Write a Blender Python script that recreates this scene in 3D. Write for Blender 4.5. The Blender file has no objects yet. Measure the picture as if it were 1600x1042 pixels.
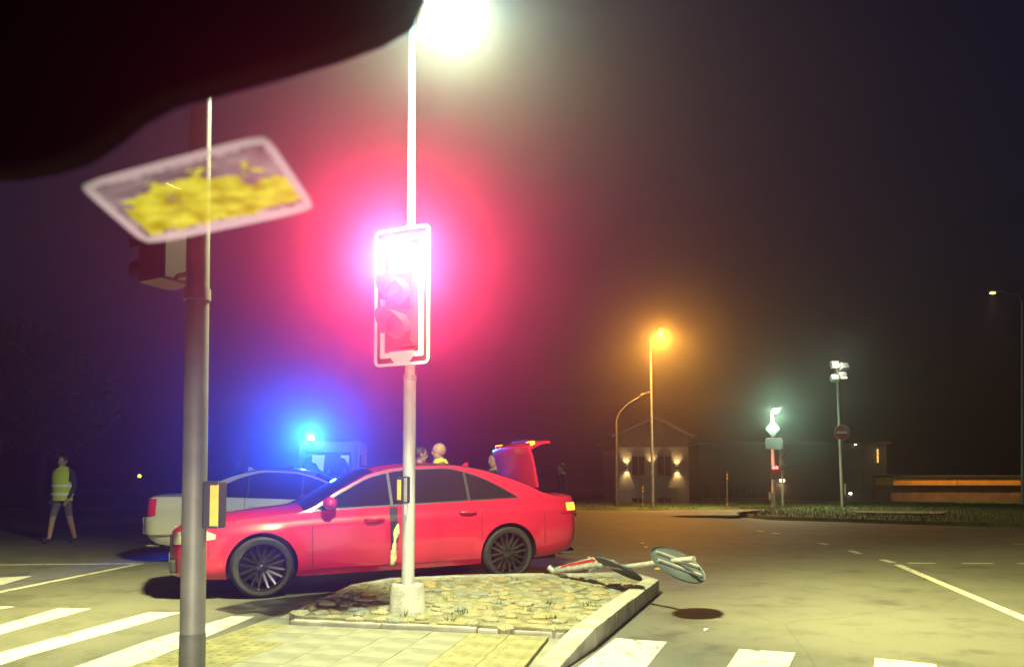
import bpy, bmesh, math, random
from mathutils import Vector, Matrix

# ------------------------------------------------------------------ camera, sky, exposure
R = math.radians
sc = bpy.context.scene
COL = sc.collection
F = 1163.0; CAMH = 1.2; PITCH = R(2.6); SHIFT = 181.2
cam_d = bpy.data.cameras.new('camera')
cam = bpy.data.objects.new('camera', cam_d); COL.objects.link(cam)
cam.location = (0, 0, CAMH)
cam.rotation_euler = (R(90) + PITCH, 0, 0)
cam_d.sensor_width = 36; cam_d.lens = F * 36 / 1600
cam_d.shift_y = SHIFT / 1600
cam_d.clip_start = 0.02; cam_d.clip_end = 600
cam_d.dof.use_dof = True; cam_d.dof.focus_distance = 8.5; cam_d.dof.aperture_fstop = 4.2
sc.camera = cam

w = bpy.data.worlds.new('World'); sc.world = w; w.use_nodes = True
wn = w.node_tree.nodes; wl = w.node_tree.links
wbg = next(n for n in wn if n.type == 'BACKGROUND')
sky = wn.new('ShaderNodeTexSky'); sky.sky_type = 'NISHITA'; sky.sun_disc = False
sky.sun_elevation = R(-2.5); sky.sun_rotation = R(180)
tint = wn.new('ShaderNodeMix'); tint.data_type = 'RGBA'; tint.blend_type = 'MULTIPLY'; tint.inputs[0].default_value = 1
tint.inputs[7].default_value = (.13, .30, .98, 1)       # deep night blue
wl.new(sky.outputs[0], tint.inputs[6]); wl.new(tint.outputs[2], wbg.inputs[0]); wbg.inputs[1].default_value = 0.12

sc.render.engine = 'CYCLES'
sc.view_settings.view_transform = 'Standard'; sc.view_settings.look = 'None'
sc.view_settings.exposure = 0.0; sc.view_settings.gamma = 1.0
cy = sc.cycles
cy.use_denoising = True
cy.max_bounces = 6; cy.diffuse_bounces = 2; cy.glossy_bounces = 3; cy.transmission_bounces = 4
cy.volume_bounces = 0; cy.transparent_max_bounces = 12
cy.sample_clamp_indirect = 4.0
cy.caustics_reflective = False; cy.caustics_refractive = False

LAMP_E = 7600.0      # lamp on top of the island mast
LAMP_GLOW = 900.0
HEAD_E = 520.0      # dipped headlights of the car the picture is taken from
HAZE = 0.0034; HAZE_G = 0.91

# ------------------------------------------------------------------ helpers
cp, sp = math.cos(PITCH), math.sin(PITCH)
def ray(x, y):
    a = (x - 800) / F; b = -(y - 521 - SHIFT) / F
    return Vector((a, cp - b * sp, sp + b * cp))
def P(x, y, Y):                       # point seen at photo pixel (x, y), Y metres ahead
    d = ray(x, y); return Vector((0, 0, CAMH)) + d * (Y / d.y)
def G(x, y, z=0.0):                   # point seen at photo pixel, at height z
    d = ray(x, y); return Vector((0, 0, CAMH)) + d * ((z - CAMH) / d.z)

class MB:
    def __init__(s): s.v = []; s.f = []
    def add(s, vs, fs):
        o = len(s.v); s.v += [Vector(v) for v in vs]; s.f += [tuple(i + o for i in f) for f in fs]; return s
    def box(s, c, d, rz=0, rx=0, ry=0):
        m = Matrix.Translation(Vector(c)) @ Matrix.Rotation(rz, 4, 'Z') @ Matrix.Rotation(ry, 4, 'Y') @ Matrix.Rotation(rx, 4, 'X')
        x, y, z = d[0]/2, d[1]/2, d[2]/2
        vs = [m @ Vector(p) for p in ((-x,-y,-z),(x,-y,-z),(x,y,-z),(-x,y,-z),(-x,-y,z),(x,-y,z),(x,y,z),(-x,y,z))]
        return s.add(vs, [(0,3,2,1),(4,5,6,7),(0,1,5,4),(1,2,6,5),(2,3,7,6),(3,0,4,7)])
    def tube(s, pts, rad, n=12, cap=True):
        pts = [Vector(p) for p in pts]
        if not hasattr(rad, '__len__'): rad = [rad] * len(pts)
        rings = []; up = None
        for i, p in enumerate(pts):
            a = pts[max(i-1, 0)]; b = pts[min(i+1, len(pts)-1)]
            t = (b - a).normalized()
            if up is None or abs(up.dot(t)) > .99: up = Vector((0,0,1)) if abs(t.z) < .9 else Vector((1,0,0))
            x = up.cross(t).normalized(); y = t.cross(x)
            up = y
            rings.append([p + (x*math.cos(k*2*math.pi/n) + y*math.sin(k*2*math.pi/n)) * rad[i] for k in range(n)])
        vs = [v for r in rings for v in r]; fs = []
        for i in range(len(pts)-1):
            for k in range(n):
                fs.append((i*n+k, i*n+(k+1)%n, (i+1)*n+(k+1)%n, (i+1)*n+k))
        if cap: fs += [tuple(range(n-1, -1, -1)), tuple((len(pts)-1)*n+k for k in range(n))]
        return s.add(vs, fs)
    def lathe(s, prof, c=(0,0,0), axis='z', n=24, m=None, a0=0, a1=2*math.pi):   # prof: (r, h)
        vs = []; fs = []; full = abs(a1-a0-2*math.pi) < 1e-6
        nn = n if full else n+1
        for r, h in prof:
            for k in range(nn):
                a = a0 + (a1-a0)*k/n
                p = Vector((r*math.cos(a), r*math.sin(a), h))
                if axis == 'y': p = Vector((p.x, h, p.y))
                if axis == 'x': p = Vector((h, p.x, p.y))
                vs.append((m @ p if m else p) + Vector(c))
        for i in range(len(prof)-1):
            for k in range(n):
                fs.append((i*nn+k, i*nn+(k+1)%nn, (i+1)*nn+(k+1)%nn, (i+1)*nn+k))
        return s.add(vs, fs)
    def ball(s, c, r, n=12, m=8):
        if not hasattr(r, '__len__'): r = (r, r, r)
        vs = []; fs = []
        for i in range(m+1):
            t = math.pi*i/m
            for k in range(n):
                a = 2*math.pi*k/n
                vs.append(Vector(c)+Vector((r[0]*math.sin(t)*math.cos(a), r[1]*math.sin(t)*math.sin(a), r[2]*math.cos(t))))
        for i in range(m):
            for k in range(n): fs.append((i*n+k, (i+1)*n+k, (i+1)*n+(k+1)%n, i*n+(k+1)%n))
        return s.add(vs, fs)
    def prism(s, poly, d):                # poly: 3-D outline, extruded by vector d
        n = len(poly); d = Vector(d); poly = [Vector(p) for p in poly]
        return s.add(poly + [p + d for p in poly], [tuple(range(n))[::-1], tuple(range(n, 2*n))] + [(i, (i+1)%n, n+(i+1)%n, n+i) for i in range(n)])
    def mesh(s, name, mat, smooth=None, bevel=0, fix=True):
        me = bpy.data.meshes.new(name)
        me.from_pydata([tuple(v) for v in s.v], [], s.f)
        if fix or bevel:
            bm = bmesh.new(); bm.from_mesh(me)
            bmesh.ops.remove_doubles(bm, verts=bm.verts, dist=1e-5)
            bmesh.ops.recalc_face_normals(bm, faces=bm.faces)
            if bevel:
                bmesh.ops.bevel(bm, geom=[e for e in bm.edges if e.is_manifold and e.calc_face_angle(0) > .5], offset=bevel, segments=2, affect='EDGES', profile=.6)
            bm.to_mesh(me); bm.free()
        for m_ in (mat if isinstance(mat, (list, tuple)) else [mat]): me.materials.append(m_)
        if smooth:
            me.polygons.foreach_set('use_smooth', [True]*len(me.polygons)); me.set_sharp_from_angle(angle=R(smooth))
        me.update(); return me
    def build(s, name, mat, parent=None, smooth=None, bevel=0, fix=True):
        return link(name, s.mesh(name, mat, smooth, bevel, fix), parent)

def link(name, me, parent=None, loc=None, rz=None):
    o = bpy.data.objects.new(name, me); COL.objects.link(o)
    if parent: o.parent = parent
    if loc is not None: o.location = loc
    if rz is not None: o.rotation_euler[2] = rz
    return o
def tag(o, label=None, cat=None, group=None, kind=None):
    if label: o['label'] = label
    if cat: o['category'] = cat
    if group: o['group'] = group
    if kind: o['kind'] = kind
    return o
def thing(name, label, cat, loc=(0,0,0), rz=0, group=None):
    o = bpy.data.objects.new(name, None); COL.objects.link(o); o.empty_display_size = .1
    o.location = loc; o.rotation_euler[2] = rz
    return tag(o, label, cat, group)
def lamp(name, kind, parent, loc, color, power, radius=.05, rot=None, cone=None, blend=.5):
    l = bpy.data.lights.new(name, kind); l.energy = power; l.color = color
    l.shadow_soft_size = radius
    if kind == 'SPOT': l.spot_size = cone; l.spot_blend = blend
    o = bpy.data.objects.new(name, l); COL.objects.link(o); o.parent = parent; o.location = loc
    if rot is not None: o.rotation_euler = rot
    return o
def aim(o, d):
    o.rotation_euler = Vector(d).to_track_quat('-Z', 'Y').to_euler()

# ------------------------------------------------------------------ materials
def mat(name, col, rough=.6, metal=0, coat=0, var=0, scale=8, bump=0, bscale=60, emit=None, estr=0, spec=.5, col2=None, detail=6, clip=(.35,.65)):
    m = bpy.data.materials.new(name); m.use_nodes = True
    nt = m.node_tree; b = nt.nodes['Principled BSDF']
    b.inputs['Base Color'].default_value = (*col, 1); b.inputs['Roughness'].default_value = rough
    b.inputs['Metallic'].default_value = metal; b.inputs['Coat Weight'].default_value = coat
    b.inputs['Coat Roughness'].default_value = .05
    b.inputs['Specular IOR Level'].default_value = spec
    tc = nt.nodes.new('ShaderNodeTexCoord')
    if var or col2:
        n = nt.nodes.new('ShaderNodeTexNoise'); n.inputs['Scale'].default_value = scale; n.inputs['Detail'].default_value = detail
        nt.links.new(tc.outputs['Object'], n.inputs['Vector'])
        r = nt.nodes.new('ShaderNodeValToRGB')
        c2 = col2 or tuple(min(1, c*(1+var)) for c in col); c1 = col if col2 else tuple(c*(1-var) for c in col)
        r.color_ramp.elements[0].position = clip[0]; r.color_ramp.elements[1].position = clip[1]
        r.color_ramp.elements[0].color = (*c1, 1); r.color_ramp.elements[1].color = (*c2, 1)
        nt.links.new(n.outputs['Fac'], r.inputs[0]); nt.links.new(r.outputs[0], b.inputs['Base Color'])
    if bump:
        n2 = nt.nodes.new('ShaderNodeTexNoise'); n2.inputs['Scale'].default_value = bscale; n2.inputs['Detail'].default_value = 5
        nt.links.new(tc.outputs['Object'], n2.inputs['Vector'])
        bp = nt.nodes.new('ShaderNodeBump'); bp.inputs['Strength'].default_value = bump; bp.inputs['Distance'].default_value = .02
        nt.links.new(n2.outputs['Fac'], bp.inputs['Height']); nt.links.new(bp.outputs[0], b.inputs['Normal'])
    if emit:
        b.inputs['Emission Color'].default_value = (*emit, 1); b.inputs['Emission Strength'].default_value = estr
    return m

def asphalt_mat():
    m = bpy.data.materials.new('asphalt'); m.use_nodes = True; nt = m.node_tree; N = nt.nodes; L = nt.links
    b = N['Principled BSDF']; tc = N.new('ShaderNodeTexCoord')
    def noise(s, d=6, rough=.6):
        n = N.new('ShaderNodeTexNoise'); n.inputs['Scale'].default_value = s; n.inputs['Detail'].default_value = d
        n.inputs['Roughness'].default_value = rough; L.new(tc.outputs['Object'], n.inputs['Vector']); return n
    big = noise(.35, 4); mid = noise(2.2, 6, .65); fine = noise(90, 3)
    r1 = N.new('ShaderNodeValToRGB'); r1.color_ramp.elements[0].position = .3; r1.color_ramp.elements[1].position = .7
    r1.color_ramp.elements[0].color = (.10, .098, .088, 1); r1.color_ramp.elements[1].color = (.145, .142, .128, 1)
    L.new(big.outputs['Fac'], r1.inputs[0])
    r2 = N.new('ShaderNodeValToRGB'); r2.color_ramp.elements[0].position = .32; r2.color_ramp.elements[1].position = .5
    r2.color_ramp.elements[0].color = (.55, .55, .55, 1); r2.color_ramp.elements[1].color = (1, 1, 1, 1)
    L.new(mid.outputs['Fac'], r2.inputs[0])
    r3 = N.new('ShaderNodeValToRGB'); r3.color_ramp.elements[0].position = .3; r3.color_ramp.elements[1].position = .7
    r3.color_ramp.elements[0].color = (.7, .7, .7, 1); r3.color_ramp.elements[1].color = (1.25, 1.25, 1.25, 1)
    L.new(fine.outputs['Fac'], r3.inputs[0])
    m1 = N.new('ShaderNodeMix'); m1.data_type = 'RGBA'; m1.blend_type = 'MULTIPLY'; m1.inputs[0].default_value = .55
    L.new(r1.outputs[0], m1.inputs[6]); L.new(r2.outputs[0], m1.inputs[7])
    m2 = N.new('ShaderNodeMix'); m2.data_type = 'RGBA'; m2.blend_type = 'MULTIPLY'; m2.inputs[0].default_value = 1
    L.new(m1.outputs[2], m2.inputs[6]); L.new(r3.outputs[0], m2.inputs[7])
    vo = N.new('ShaderNodeTexVoronoi'); vo.feature = 'DISTANCE_TO_EDGE'; vo.inputs['Scale'].default_value = .42
    wob = N.new('ShaderNodeMix'); wob.data_type = 'VECTOR'; wob.inputs[0].default_value = .12
    wn_ = noise(1.6, 5); L.new(tc.outputs['Object'], wob.inputs[4]); L.new(wn_.outputs['Color'], wob.inputs[5]); L.new(wob.outputs[1], vo.inputs['Vector'])
    cr_ = N.new('ShaderNodeValToRGB'); cr_.color_ramp.elements[0].position = .0; cr_.color_ramp.elements[1].position = .006
    cr_.color_ramp.elements[0].color = (.35, .35, .35, 1); cr_.color_ramp.elements[1].color = (1, 1, 1, 1)
    L.new(vo.outputs['Distance'], cr_.inputs[0])
    stn = noise(1.1, 8, .7); sr_ = N.new('ShaderNodeValToRGB'); sr_.color_ramp.elements[0].position = .36; sr_.color_ramp.elements[1].position = .47
    sr_.color_ramp.elements[0].color = (.55, .55, .55, 1); sr_.color_ramp.elements[1].color = (1, 1, 1, 1); L.new(stn.outputs['Fac'], sr_.inputs[0])
    m3 = N.new('ShaderNodeMix'); m3.data_type = 'RGBA'; m3.blend_type = 'MULTIPLY'; m3.inputs[0].default_value = .3
    L.new(m2.outputs[2], m3.inputs[6]); L.new(cr_.outputs[0], m3.inputs[7])
    m4 = N.new('ShaderNodeMix'); m4.data_type = 'RGBA'; m4.blend_type = 'MULTIPLY'; m4.inputs[0].default_value = .5
    L.new(m3.outputs[2], m4.inputs[6]); L.new(sr_.outputs[0], m4.inputs[7])
    L.new(m4.outputs[2], b.inputs['Base Color'])
    b.inputs['Roughness'].default_value = .72; b.inputs['Specular IOR Level'].default_value = .3
    bp = N.new('ShaderNodeBump'); bp.inputs['Strength'].default_value = .5; bp.inputs['Distance'].default_value = .01
    L.new(fine.outputs['Fac'], bp.inputs['Height']); L.new(bp.outputs[0], b.inputs['Normal'])
    return m

def paint_mark_mat(name, col):
    return mat(name, (.10, .098, .085), rough=.7, col2=col, scale=9, detail=9, clip=(.30, .44), bump=.2, bscale=90)

M = {}
M['asphalt'] = asphalt_mat()
M['marking'] = paint_mark_mat('road_paint', (.50, .49, .45))
M['kerb'] = mat('kerb_concrete', (.34, .33, .28), .85, var=.25, scale=5, bump=.3, bscale=70)
M['slab'] = mat('paving_concrete', (.21, .205, .165), .85, var=.22, scale=4, bump=.25, bscale=80)
M['tactile'] = mat('yellow_tactile', (.225, .205, .105), .8, var=.25, scale=5, bump=.3, bscale=70)
M['earth'] = mat('gritty_soil', (.19, .175, .105), .95, var=.4, scale=6, bump=.6, bscale=40)
M['stone_a'] = mat('cobble_buff', (.27, .25, .165), .85, var=.35, scale=7, bump=.5, bscale=35)
M['stone_b'] = mat('cobble_grey', (.20, .21, .19), .85, var=.35, scale=7, bump=.5, bscale=35)
M['stone_c'] = mat('cobble_ochre', (.33, .25, .13), .85, var=.3, scale=7, bump=.5, bscale=35)
M['grass'] = mat('grass_blades', (.05, .085, .015), .8, var=.45, scale=3)
M['lawn'] = mat('lawn_soil', (.045, .085, .018), .95, var=.5, scale=2, bump=.5, bscale=10)
M['galv'] = mat('galvanised_steel', (.42, .43, .40), .5, .55, var=.18, scale=9, bump=.05)
M['lamppost'] = mat('dark_lamp_post_paint', (.05, .052, .05), .6, .2, var=.2, scale=5)
M['steel_paint'] = mat('grey_pole_paint', (.13, .135, .115), .55, .1, var=.18, scale=5, bump=.08, bscale=30)
M['whitepole'] = mat('white_pole_paint', (.48, .48, .45), .45, .05, var=.1, scale=6, bump=.05)
M['concrete'] = mat('pole_footing_concrete', (.38, .375, .33), .9, var=.25, scale=7, bump=.35, bscale=50)
M['black'] = mat('black_plastic', (.012, .012, .013), .5)
M['blackgloss'] = mat('black_gloss', (.01, .01, .012), .12, coat=.6)
M['rubber'] = mat('tyre_rubber', (.016, .016, .017), .75, var=.3, scale=20)
M['alloy'] = mat('dark_alloy', (.03, .03, .033), .16, .5, coat=.8)
M['brake'] = mat('brake_iron', (.03, .028, .026), .6, .5)
M['chrome'] = mat('chrome', (.6, .6, .6), .12, 1)
M['redpaint'] = mat('red_car_paint', (.46, .014, .05), .28, .0, coat=1.0, spec=.5)
M['silverpaint'] = mat('silver_car_paint', (.50, .49, .46), .35, .35, coat=.9)
M['vanpaint'] = mat('white_van_paint', (.72, .72, .73), .35, coat=.7)
M['glass'] = mat('tinted_glass', (.012, .011, .015), .03, 0, coat=0, spec=.6)
M['bglass'] = mat('dark_window_glass', (.012, .012, .016), .08, spec=.8)
M['cream'] = mat('torn_cream_foam', (.72, .64, .36), .85, var=.2, scale=20, bump=.6, bscale=30)
M['boxgrey'] = mat('button_box_grey', (.02, .023, .03), .5)
M['boxyellow'] = mat('button_panel_yellow', (.72, .46, .05), .5, var=.08, scale=20)
M['signback'] = mat('sign_back_aluminium', (.045, .058, .070), .6, .0, var=.2, scale=6)
M['signwhite'] = mat('sign_white', (.78, .78, .75), .4)
M['dullwhite'] = mat('scuffed_white_paint', (.26, .26, .24), .6, var=.35, scale=14)
M['signred'] = mat('sign_red', (.55, .02, .03), .4)
M['hivis'] = mat('hi_vis_yellow', (.48, .58, .03), .7)
M['reflect'] = mat('reflective_tape', (.75, .76, .74), .35)
M['skin'] = mat('skin', (.36, .21, .155), .55)
M['hair'] = mat('dark_hair', (.02, .016, .014), .6)
M['dark_cloth'] = mat('dark_jacket', (.018, .018, .022), .85, var=.3, scale=12)
M['navy_cloth'] = mat('navy_uniform', (.02, .025, .05), .85, var=.3, scale=12)
M['grey_cloth'] = mat('grey_trousers', (.10, .10, .11), .85, var=.3, scale=12)
M['render'] = mat('house_render', (.22, .19, .165), .9, var=.12, scale=2, bump=.2)
M['brickdark'] = mat('dark_cladding', (.06, .05, .045), .8, var=.3, scale=3)
M['hallwall'] = mat('hall_wall', (.02, .019, .018), .85, var=.3, scale=1.5)
M['roof'] = mat('dark_roof', (.04, .035, .035), .8, var=.3, scale=4)
M['fascia'] = mat('orange_fascia', (.62, .27, .03), .6, var=.15, scale=1.5)
M['lowwall'] = mat('brown_wall', (.16, .085, .05), .85, var=.25, scale=2)
M['bark'] = mat('bark', (.05, .04, .03), .95, var=.4, scale=8, bump=.6)
M['leaf'] = mat('leaves', (.03, .05, .018), .8, var=.5, scale=1.2)
def glow(name, col, s): return mat(name, (.02, .02, .02), .5, emit=col, estr=s)
M['e_red'] = glow('red_signal_light', (1, .30, .22), 14)
M['e_white'] = glow('street_lamp_light', (1, 1, .86), 60)
M['e_blue'] = glow('blue_beacon_light', (.12, .45, 1), 90)
M['e_orange'] = glow('sodium_lamp_light', (1, .30, .02), 25)
M['e_green'] = glow('led_lamp_light', (.92, 1, .80), 60)
M['e_warm'] = glow('warm_wall_light', (1, .75, .35), 18)
M['e_amber'] = glow('amber_lamp', (1, .38, .02), 5)
M['e_redsmall'] = glow('far_red_signal', (1, .05, .06), 12)
M['tailred'] = mat('tail_lamp_lens', (.45, .015, .03), .15, coat=1)
M['lens_dark'] = mat('unlit_signal_lens', (.03, .025, .02), .2, coat=.5)
M['headlens'] = mat('headlamp_lens', (.55, .52, .48), .12, .4, coat=1)

random.seed(7)

# ------------------------------------------------------------------ the road and its markings
mb = MB(); S = 150
mb.add([(-S, -S*.2, 0), (S, -S*.2, 0), (S, S*1.1, 0), (-S, S*1.1, 0)], [(0, 1, 2, 3)])
road = tag(mb.build('road', M['asphalt']), kind='structure')

def mark(name, px, z=.004):
    pts = [G(x, y) for x, y in px]
    m_ = MB(); m_.add([(p.x, p.y, z) for p in pts], [tuple(range(len(pts)))])
    o = m_.build(name, M['marking'], road)
    if o.data.polygons[0].normal.z < 0: o.data.flip_normals()
    return o
def strip(name, a, b, wid, z=.004):   # ground line between two photo points, width in metres
    a, b = G(*a), G(*b); d = (b - a).normalized(); n = Vector((-d.y, d.x, 0)) * wid / 2
    m_ = MB(); m_.add([(p.x, p.y, z) for p in (a - n, b - n, b + n, a + n)], [(0, 1, 2, 3)])
    o = m_.build(name, M['marking'], road)
    if o.data.polygons[0].normal.z < 0: o.data.flip_normals()
    return o
def ext(a, b, t): return (a[0] + (b[0]-a[0])*t, a[1] + (b[1]-a[1])*t)
for q in ([(24, 948), (-40, 945), (-60, 962), (-20, 955)],
          [(143, 951), (92, 950), (-70, 997), (-80, 1014)],
          [(284, 957), (234, 956), (-70, 1039), (-90, 1070), (40, 1026)],
          [(398, 963), (362, 963), (235, 1000), (20, 1076), (120, 1076), (300, 1005)],
          [(962, 997), (1042, 1003), (985, 1074), (862, 1074)],
          [(1155, 1014), (1243, 1020), (1214, 1084), (1110, 1080)],
          [(1367, 1028), (1463, 1038), (1466, 1090), (1362, 1090)],
          [(1598, 1046), (1690, 1058), (1700, 1090), (1605, 1090)]):
    mark('crosswalk_stripe', q)
strip('lane_line', (-60, 937), (223, 880), .10)
strip('lane_line', (-60, 883), (212, 880.5), .10)
mark('lane_arrow', [(-60, 906), (52, 899.5), (-60, 932)])
strip('lane_line', (238, 876), (262, 873), .1)
strip('lane_line', (1402, 882), (1680, 1000), .11)
for a, b in (((1378, 874), (1395, 879)), ((1328, 860), (1344, 865)), ((1281, 848), (1292, 851)),
             ((1207, 832), (1217, 834)), ((1184, 829), (1192, 830.5))):
    strip('lane_dash', a, b, .12)
for a, b in (((1417, 879.5), (1462, 880)), ((1504, 879.8), (1551, 880.2)), ((1584, 850), (1640, 850)), ((1590, 880.4), (1640, 880.7))):
    strip('lane_dash', a, b, .1)

# dark glossy patch on the asphalt in front of the red car
M['dark_road'] = mat('dark_patch', (.022, .022, .021), .35, col2=(.07, .068, .06), scale=3, clip=(.45, .62))
rs_ = random.Random(21); ol = []
for x, y in ((338, 952), (400, 938), (470, 932), (540, 922), (562, 914), (530, 926), (500, 938), (470, 950), (430, 962), (395, 957), (365, 960)):
    p = G(x, y); ol.append((p.x + rs_.uniform(-.03, .03), p.y + rs_.uniform(-.03, .03), .0035))
o = MB().add(ol, [tuple(range(len(ol)))]).build('dark_patch', M['dark_road'], road)
if o.data.polygons[0].normal.z < 0: o.data.flip_normals()

# ------------------------------------------------------------------ traffic island
ZI = .13
def gi(x, y, z=ZI): return G(x, y, z)
isl = bpy.data.objects.new('traffic_island', None); COL.objects.link(isl); tag(isl, kind='structure')
back = [(462, 962), (500, 940), (545, 920), (600, 908), (720, 903), (850, 900), (985, 896)]
right = [(1024, 905), (905, 984)]
front = [(905, 984), (460, 966)]
top_px = back + right
soil = MB()
poly = [gi(x, y, ZI - .02) for x, y in top_px]
soil.prism([(p.x, p.y, .0) for p in poly], (0, 0, ZI - .02)).build('soil', M['earth'], isl)
def inside(pt, poly):
    x, y = pt; c = False; j = len(poly)-1
    for i in range(len(poly)):
        xi, yi, xj, yj = poly[i].x, poly[i].y, poly[j].x, poly[j].y
        if (yi > y) != (yj > y) and x < (xj-xi)*(y-yi)/(yj-yi)+xi: c = not c
        j = i
    return c
# cobbles, loosely laid
variants = []
for k in range(9):
    rr = random.Random(40 + k); b = MB(); n = 7; ang = sorted(rr.uniform(0, 2*math.pi) for _ in range(n))
    ang = [2*math.pi*(i + rr.uniform(-.3, .3))/n for i in range(n)]
    rad = [rr.uniform(.75, 1.1) for _ in range(n)]
    low = [(rad[i]*math.cos(ang[i]), rad[i]*math.sin(ang[i]), -.05) for i in range(n)]
    mid = [(v[0]*.98, v[1]*.98, .018 + rr.uniform(-.006, .006)) for v in low]
    top = [(v[0]*.68, v[1]*.68, .034 + rr.uniform(-.012, .012)) for v in low]
    b.add(low + mid + top, [(i, (i+1)%n, n+(i+1)%n, n+i) for i in range(n)] + [(n+i, n+(i+1)%n, 2*n+(i+1)%n, 2*n+i) for i in range(n)] + [tuple(range(2*n, 3*n))])
    variants.append(b.mesh('stone', [M['stone_a'], M['stone_a'], M['stone_b'], M['stone_a'], M['stone_c'], M['stone_a'], M['stone_b'], M['stone_c'], M['stone_a']][k], 50))
foot = gi(636, 957)
xs = [p.x for p in poly]; ys = [p.y for p in poly]
cnt = 0; yy = min(ys); row = 0
placed = []
for _ in range(16000):
    x = random.uniform(min(xs), max(xs)); y = random.uniform(min(ys), max(ys))
    r = random.uniform(.055, .11)
    if not inside((x, y), poly) or (Vector((x, y)) - Vector((foot.x, foot.y))).length < .2 + r*.6: continue
    if any((x-a)**2 + (y-b)**2*1.0 < ((r+c)*.84)**2 for a, b, c in placed): continue
    placed.append((x, y, r))
    if len(placed) >= 298: break
for x, y, r in placed:
    o = link('stone', random.choice(variants), isl, (x, y, ZI - .02 + random.uniform(-.032, .002)), random.uniform(0, 6.28))
    o.scale = (r*random.uniform(1, 1.25), r*random.uniform(.85, 1.0), random.uniform(.6, 1.05))
    o.rotation_euler[0] = random.uniform(-.06, .06); o.rotation_euler[1] = random.uniform(-.06, .06)
# grass tufts between the stones
tf = MB(); rr = random.Random(3)
for _ in range(26):
    x = rr.uniform(min(xs), max(xs)); y = rr.uniform(min(ys), max(ys))
    if not inside((x, y), poly): continue
    for _ in range(9):
        a = rr.uniform(0, 6.28); h = rr.uniform(.02, .06); px_, py_ = x + rr.gauss(0, .035), y + rr.gauss(0, .035)
        dx, dy = math.cos(a)*.006, math.sin(a)*.006
        tf.add([(px_-dx, py_-dy, ZI-.02), (px_+dx, py_+dy, ZI-.02), (px_ + rr.gauss(0, .025), py_ + rr.gauss(0, .025), ZI + h - .01)], [(0, 1, 2)])
tag(tf.build('weeds', M['grass'], isl, fix=False), kind='stuff')

# kerb stones along an outline; each one its own piece
def kerb_run(pts, wid, z0, z1, seg=.8, inner=1, flat_tail=None):
    for (a, za), (b, zb) in zip(list(zip(pts, z1))[:-1], list(zip(pts, z1))[1:]):
        d = b - a; L = Vector((d.x, d.y)).length; n = max(1, round(L/seg)); u = Vector((d.x, d.y, 0)).normalized(); s = Vector((-u.y, u.x, 0))*wid*inner
        for k in range(n):
            t0 = k/n + .004/L; t1 = (k+1)/n - .004/L
            p, q = a + d*t0, a + d*t1; zp = za + (zb-za)*t0; zq = za + (zb-za)*t1
            j = random.uniform(-.006, .006)
            vs = [(p.x, p.y, z0), (q.x, q.y, z0), (q.x+s.x, q.y+s.y, z0), (p.x+s.x, p.y+s.y, z0),
                  (p.x, p.y, zp+j), (q.x, q.y, zq+j), (q.x+s.x, q.y+s.y, zq+j), (p.x+s.x, p.y+s.y, zp+j)]
            MB().add(vs, [(0,3,2,1),(4,5,6,7),(0,1,5,4),(1,2,6,5),(2,3,7,6),(3,0,4,7)]).build('kerb_stone', M['kerb'], isl, bevel=.012)
rk = [G(1030, 905, .15), G(930, 982, .14), G(868, 1050, .02)]
rk = [Vector((p.x, p.y, 0)) for p in rk]
kerb_run(rk, .17, 0, [.155, .15, .03], .75, inner=-1)
bk = [Vector((p.x, p.y, 0)) for p in (G(425, 968, .03), G(500, 934, .13), G(545, 915, .13), G(605, 903, .14), G(720, 898, .14), G(850, 895, .14), G(985, 892, .15), G(1030, 905, .15))]
kerb_run(bk, .13, 0, [.03, .12, .14, .14, .14, .14, .15, .15], .7, inner=-1)
# front edging between stones and walkway
fe = [Vector((p.x, p.y, 0)) for p in (G(452, 967, .10), G(905, 986, .10))]
kerb_run(fe, .08, 0, [.092, .092], .9, inner=1)
# walkway of slabs, yellow tactile bands
wA, wB = G(455, 969, .1), G(905, 988, .1)           # far edge
wu = Vector((wB.x-wA.x, wB.y-wA.y, 0)); WL = wu.length; wu.normalize(); wv = Vector((wu.y, -wu.x, 0))
base = MB()
c = [Vector((G(430, 970).x, G(430, 970).y, 0)), Vector((G(900, 992).x, G(900, 992).y, 0)), Vector((G(866, 1050).x, G(866, 1050).y, 0)), Vector((G(815, 1110).x, G(815, 1110).y, 0)), Vector((G(50, 1110).x, G(50, 1110).y, 0))]
base.prism([(p.x, p.y, 0.0) for p in c], (0, 0, .040)).build('bedding', M['slab'], isl)
tile = {}
def slab_mesh(kind, sx, sy):
    k = (kind, round(sx, 3), round(sy, 3))
    if k not in tile:
        b = MB().box((0, 0, -.02), (sx, sy, .04)); 
        if kind == 'tactile':
            for i in range(3):
                for j in range(3): b.box(((i-1)*sx*.3, (j-1)*sy*.3, .001), (.03, .03, .004))
        tile[k] = b.mesh('paving_slab', M['slab'] if kind == 'slab' else M['tactile'], bevel=.003)
    return tile[k]
left_line = (Vector((G(205, 1042).x, G(205, 1042).y)), Vector((G(425, 969).x, G(425, 969).y)))
right_line = (Vector((G(905, 990).x, G(905, 990).y)), Vector((G(866, 1050).x, G(866, 1050).y)))
def side(p, l): d = l[1]-l[0]; return d.x*(p.y-l[0].y) - d.y*(p.x-l[0].x)
ST = .30
tact_l = [(Vector((G(x, y).x, G(x, y).y))) for x, y in ((470, 972), (350, 974), (180, 1100), (330, 1100))]
tact_r = [(Vector((G(x, y).x, G(x, y).y))) for x, y in ((742, 985), (842, 990), (790, 1100), (620, 1100))]
def inq(p, q): return inside((p.x, p.y), [Vector((a.x, a.y, 0)) for a in q])
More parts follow.
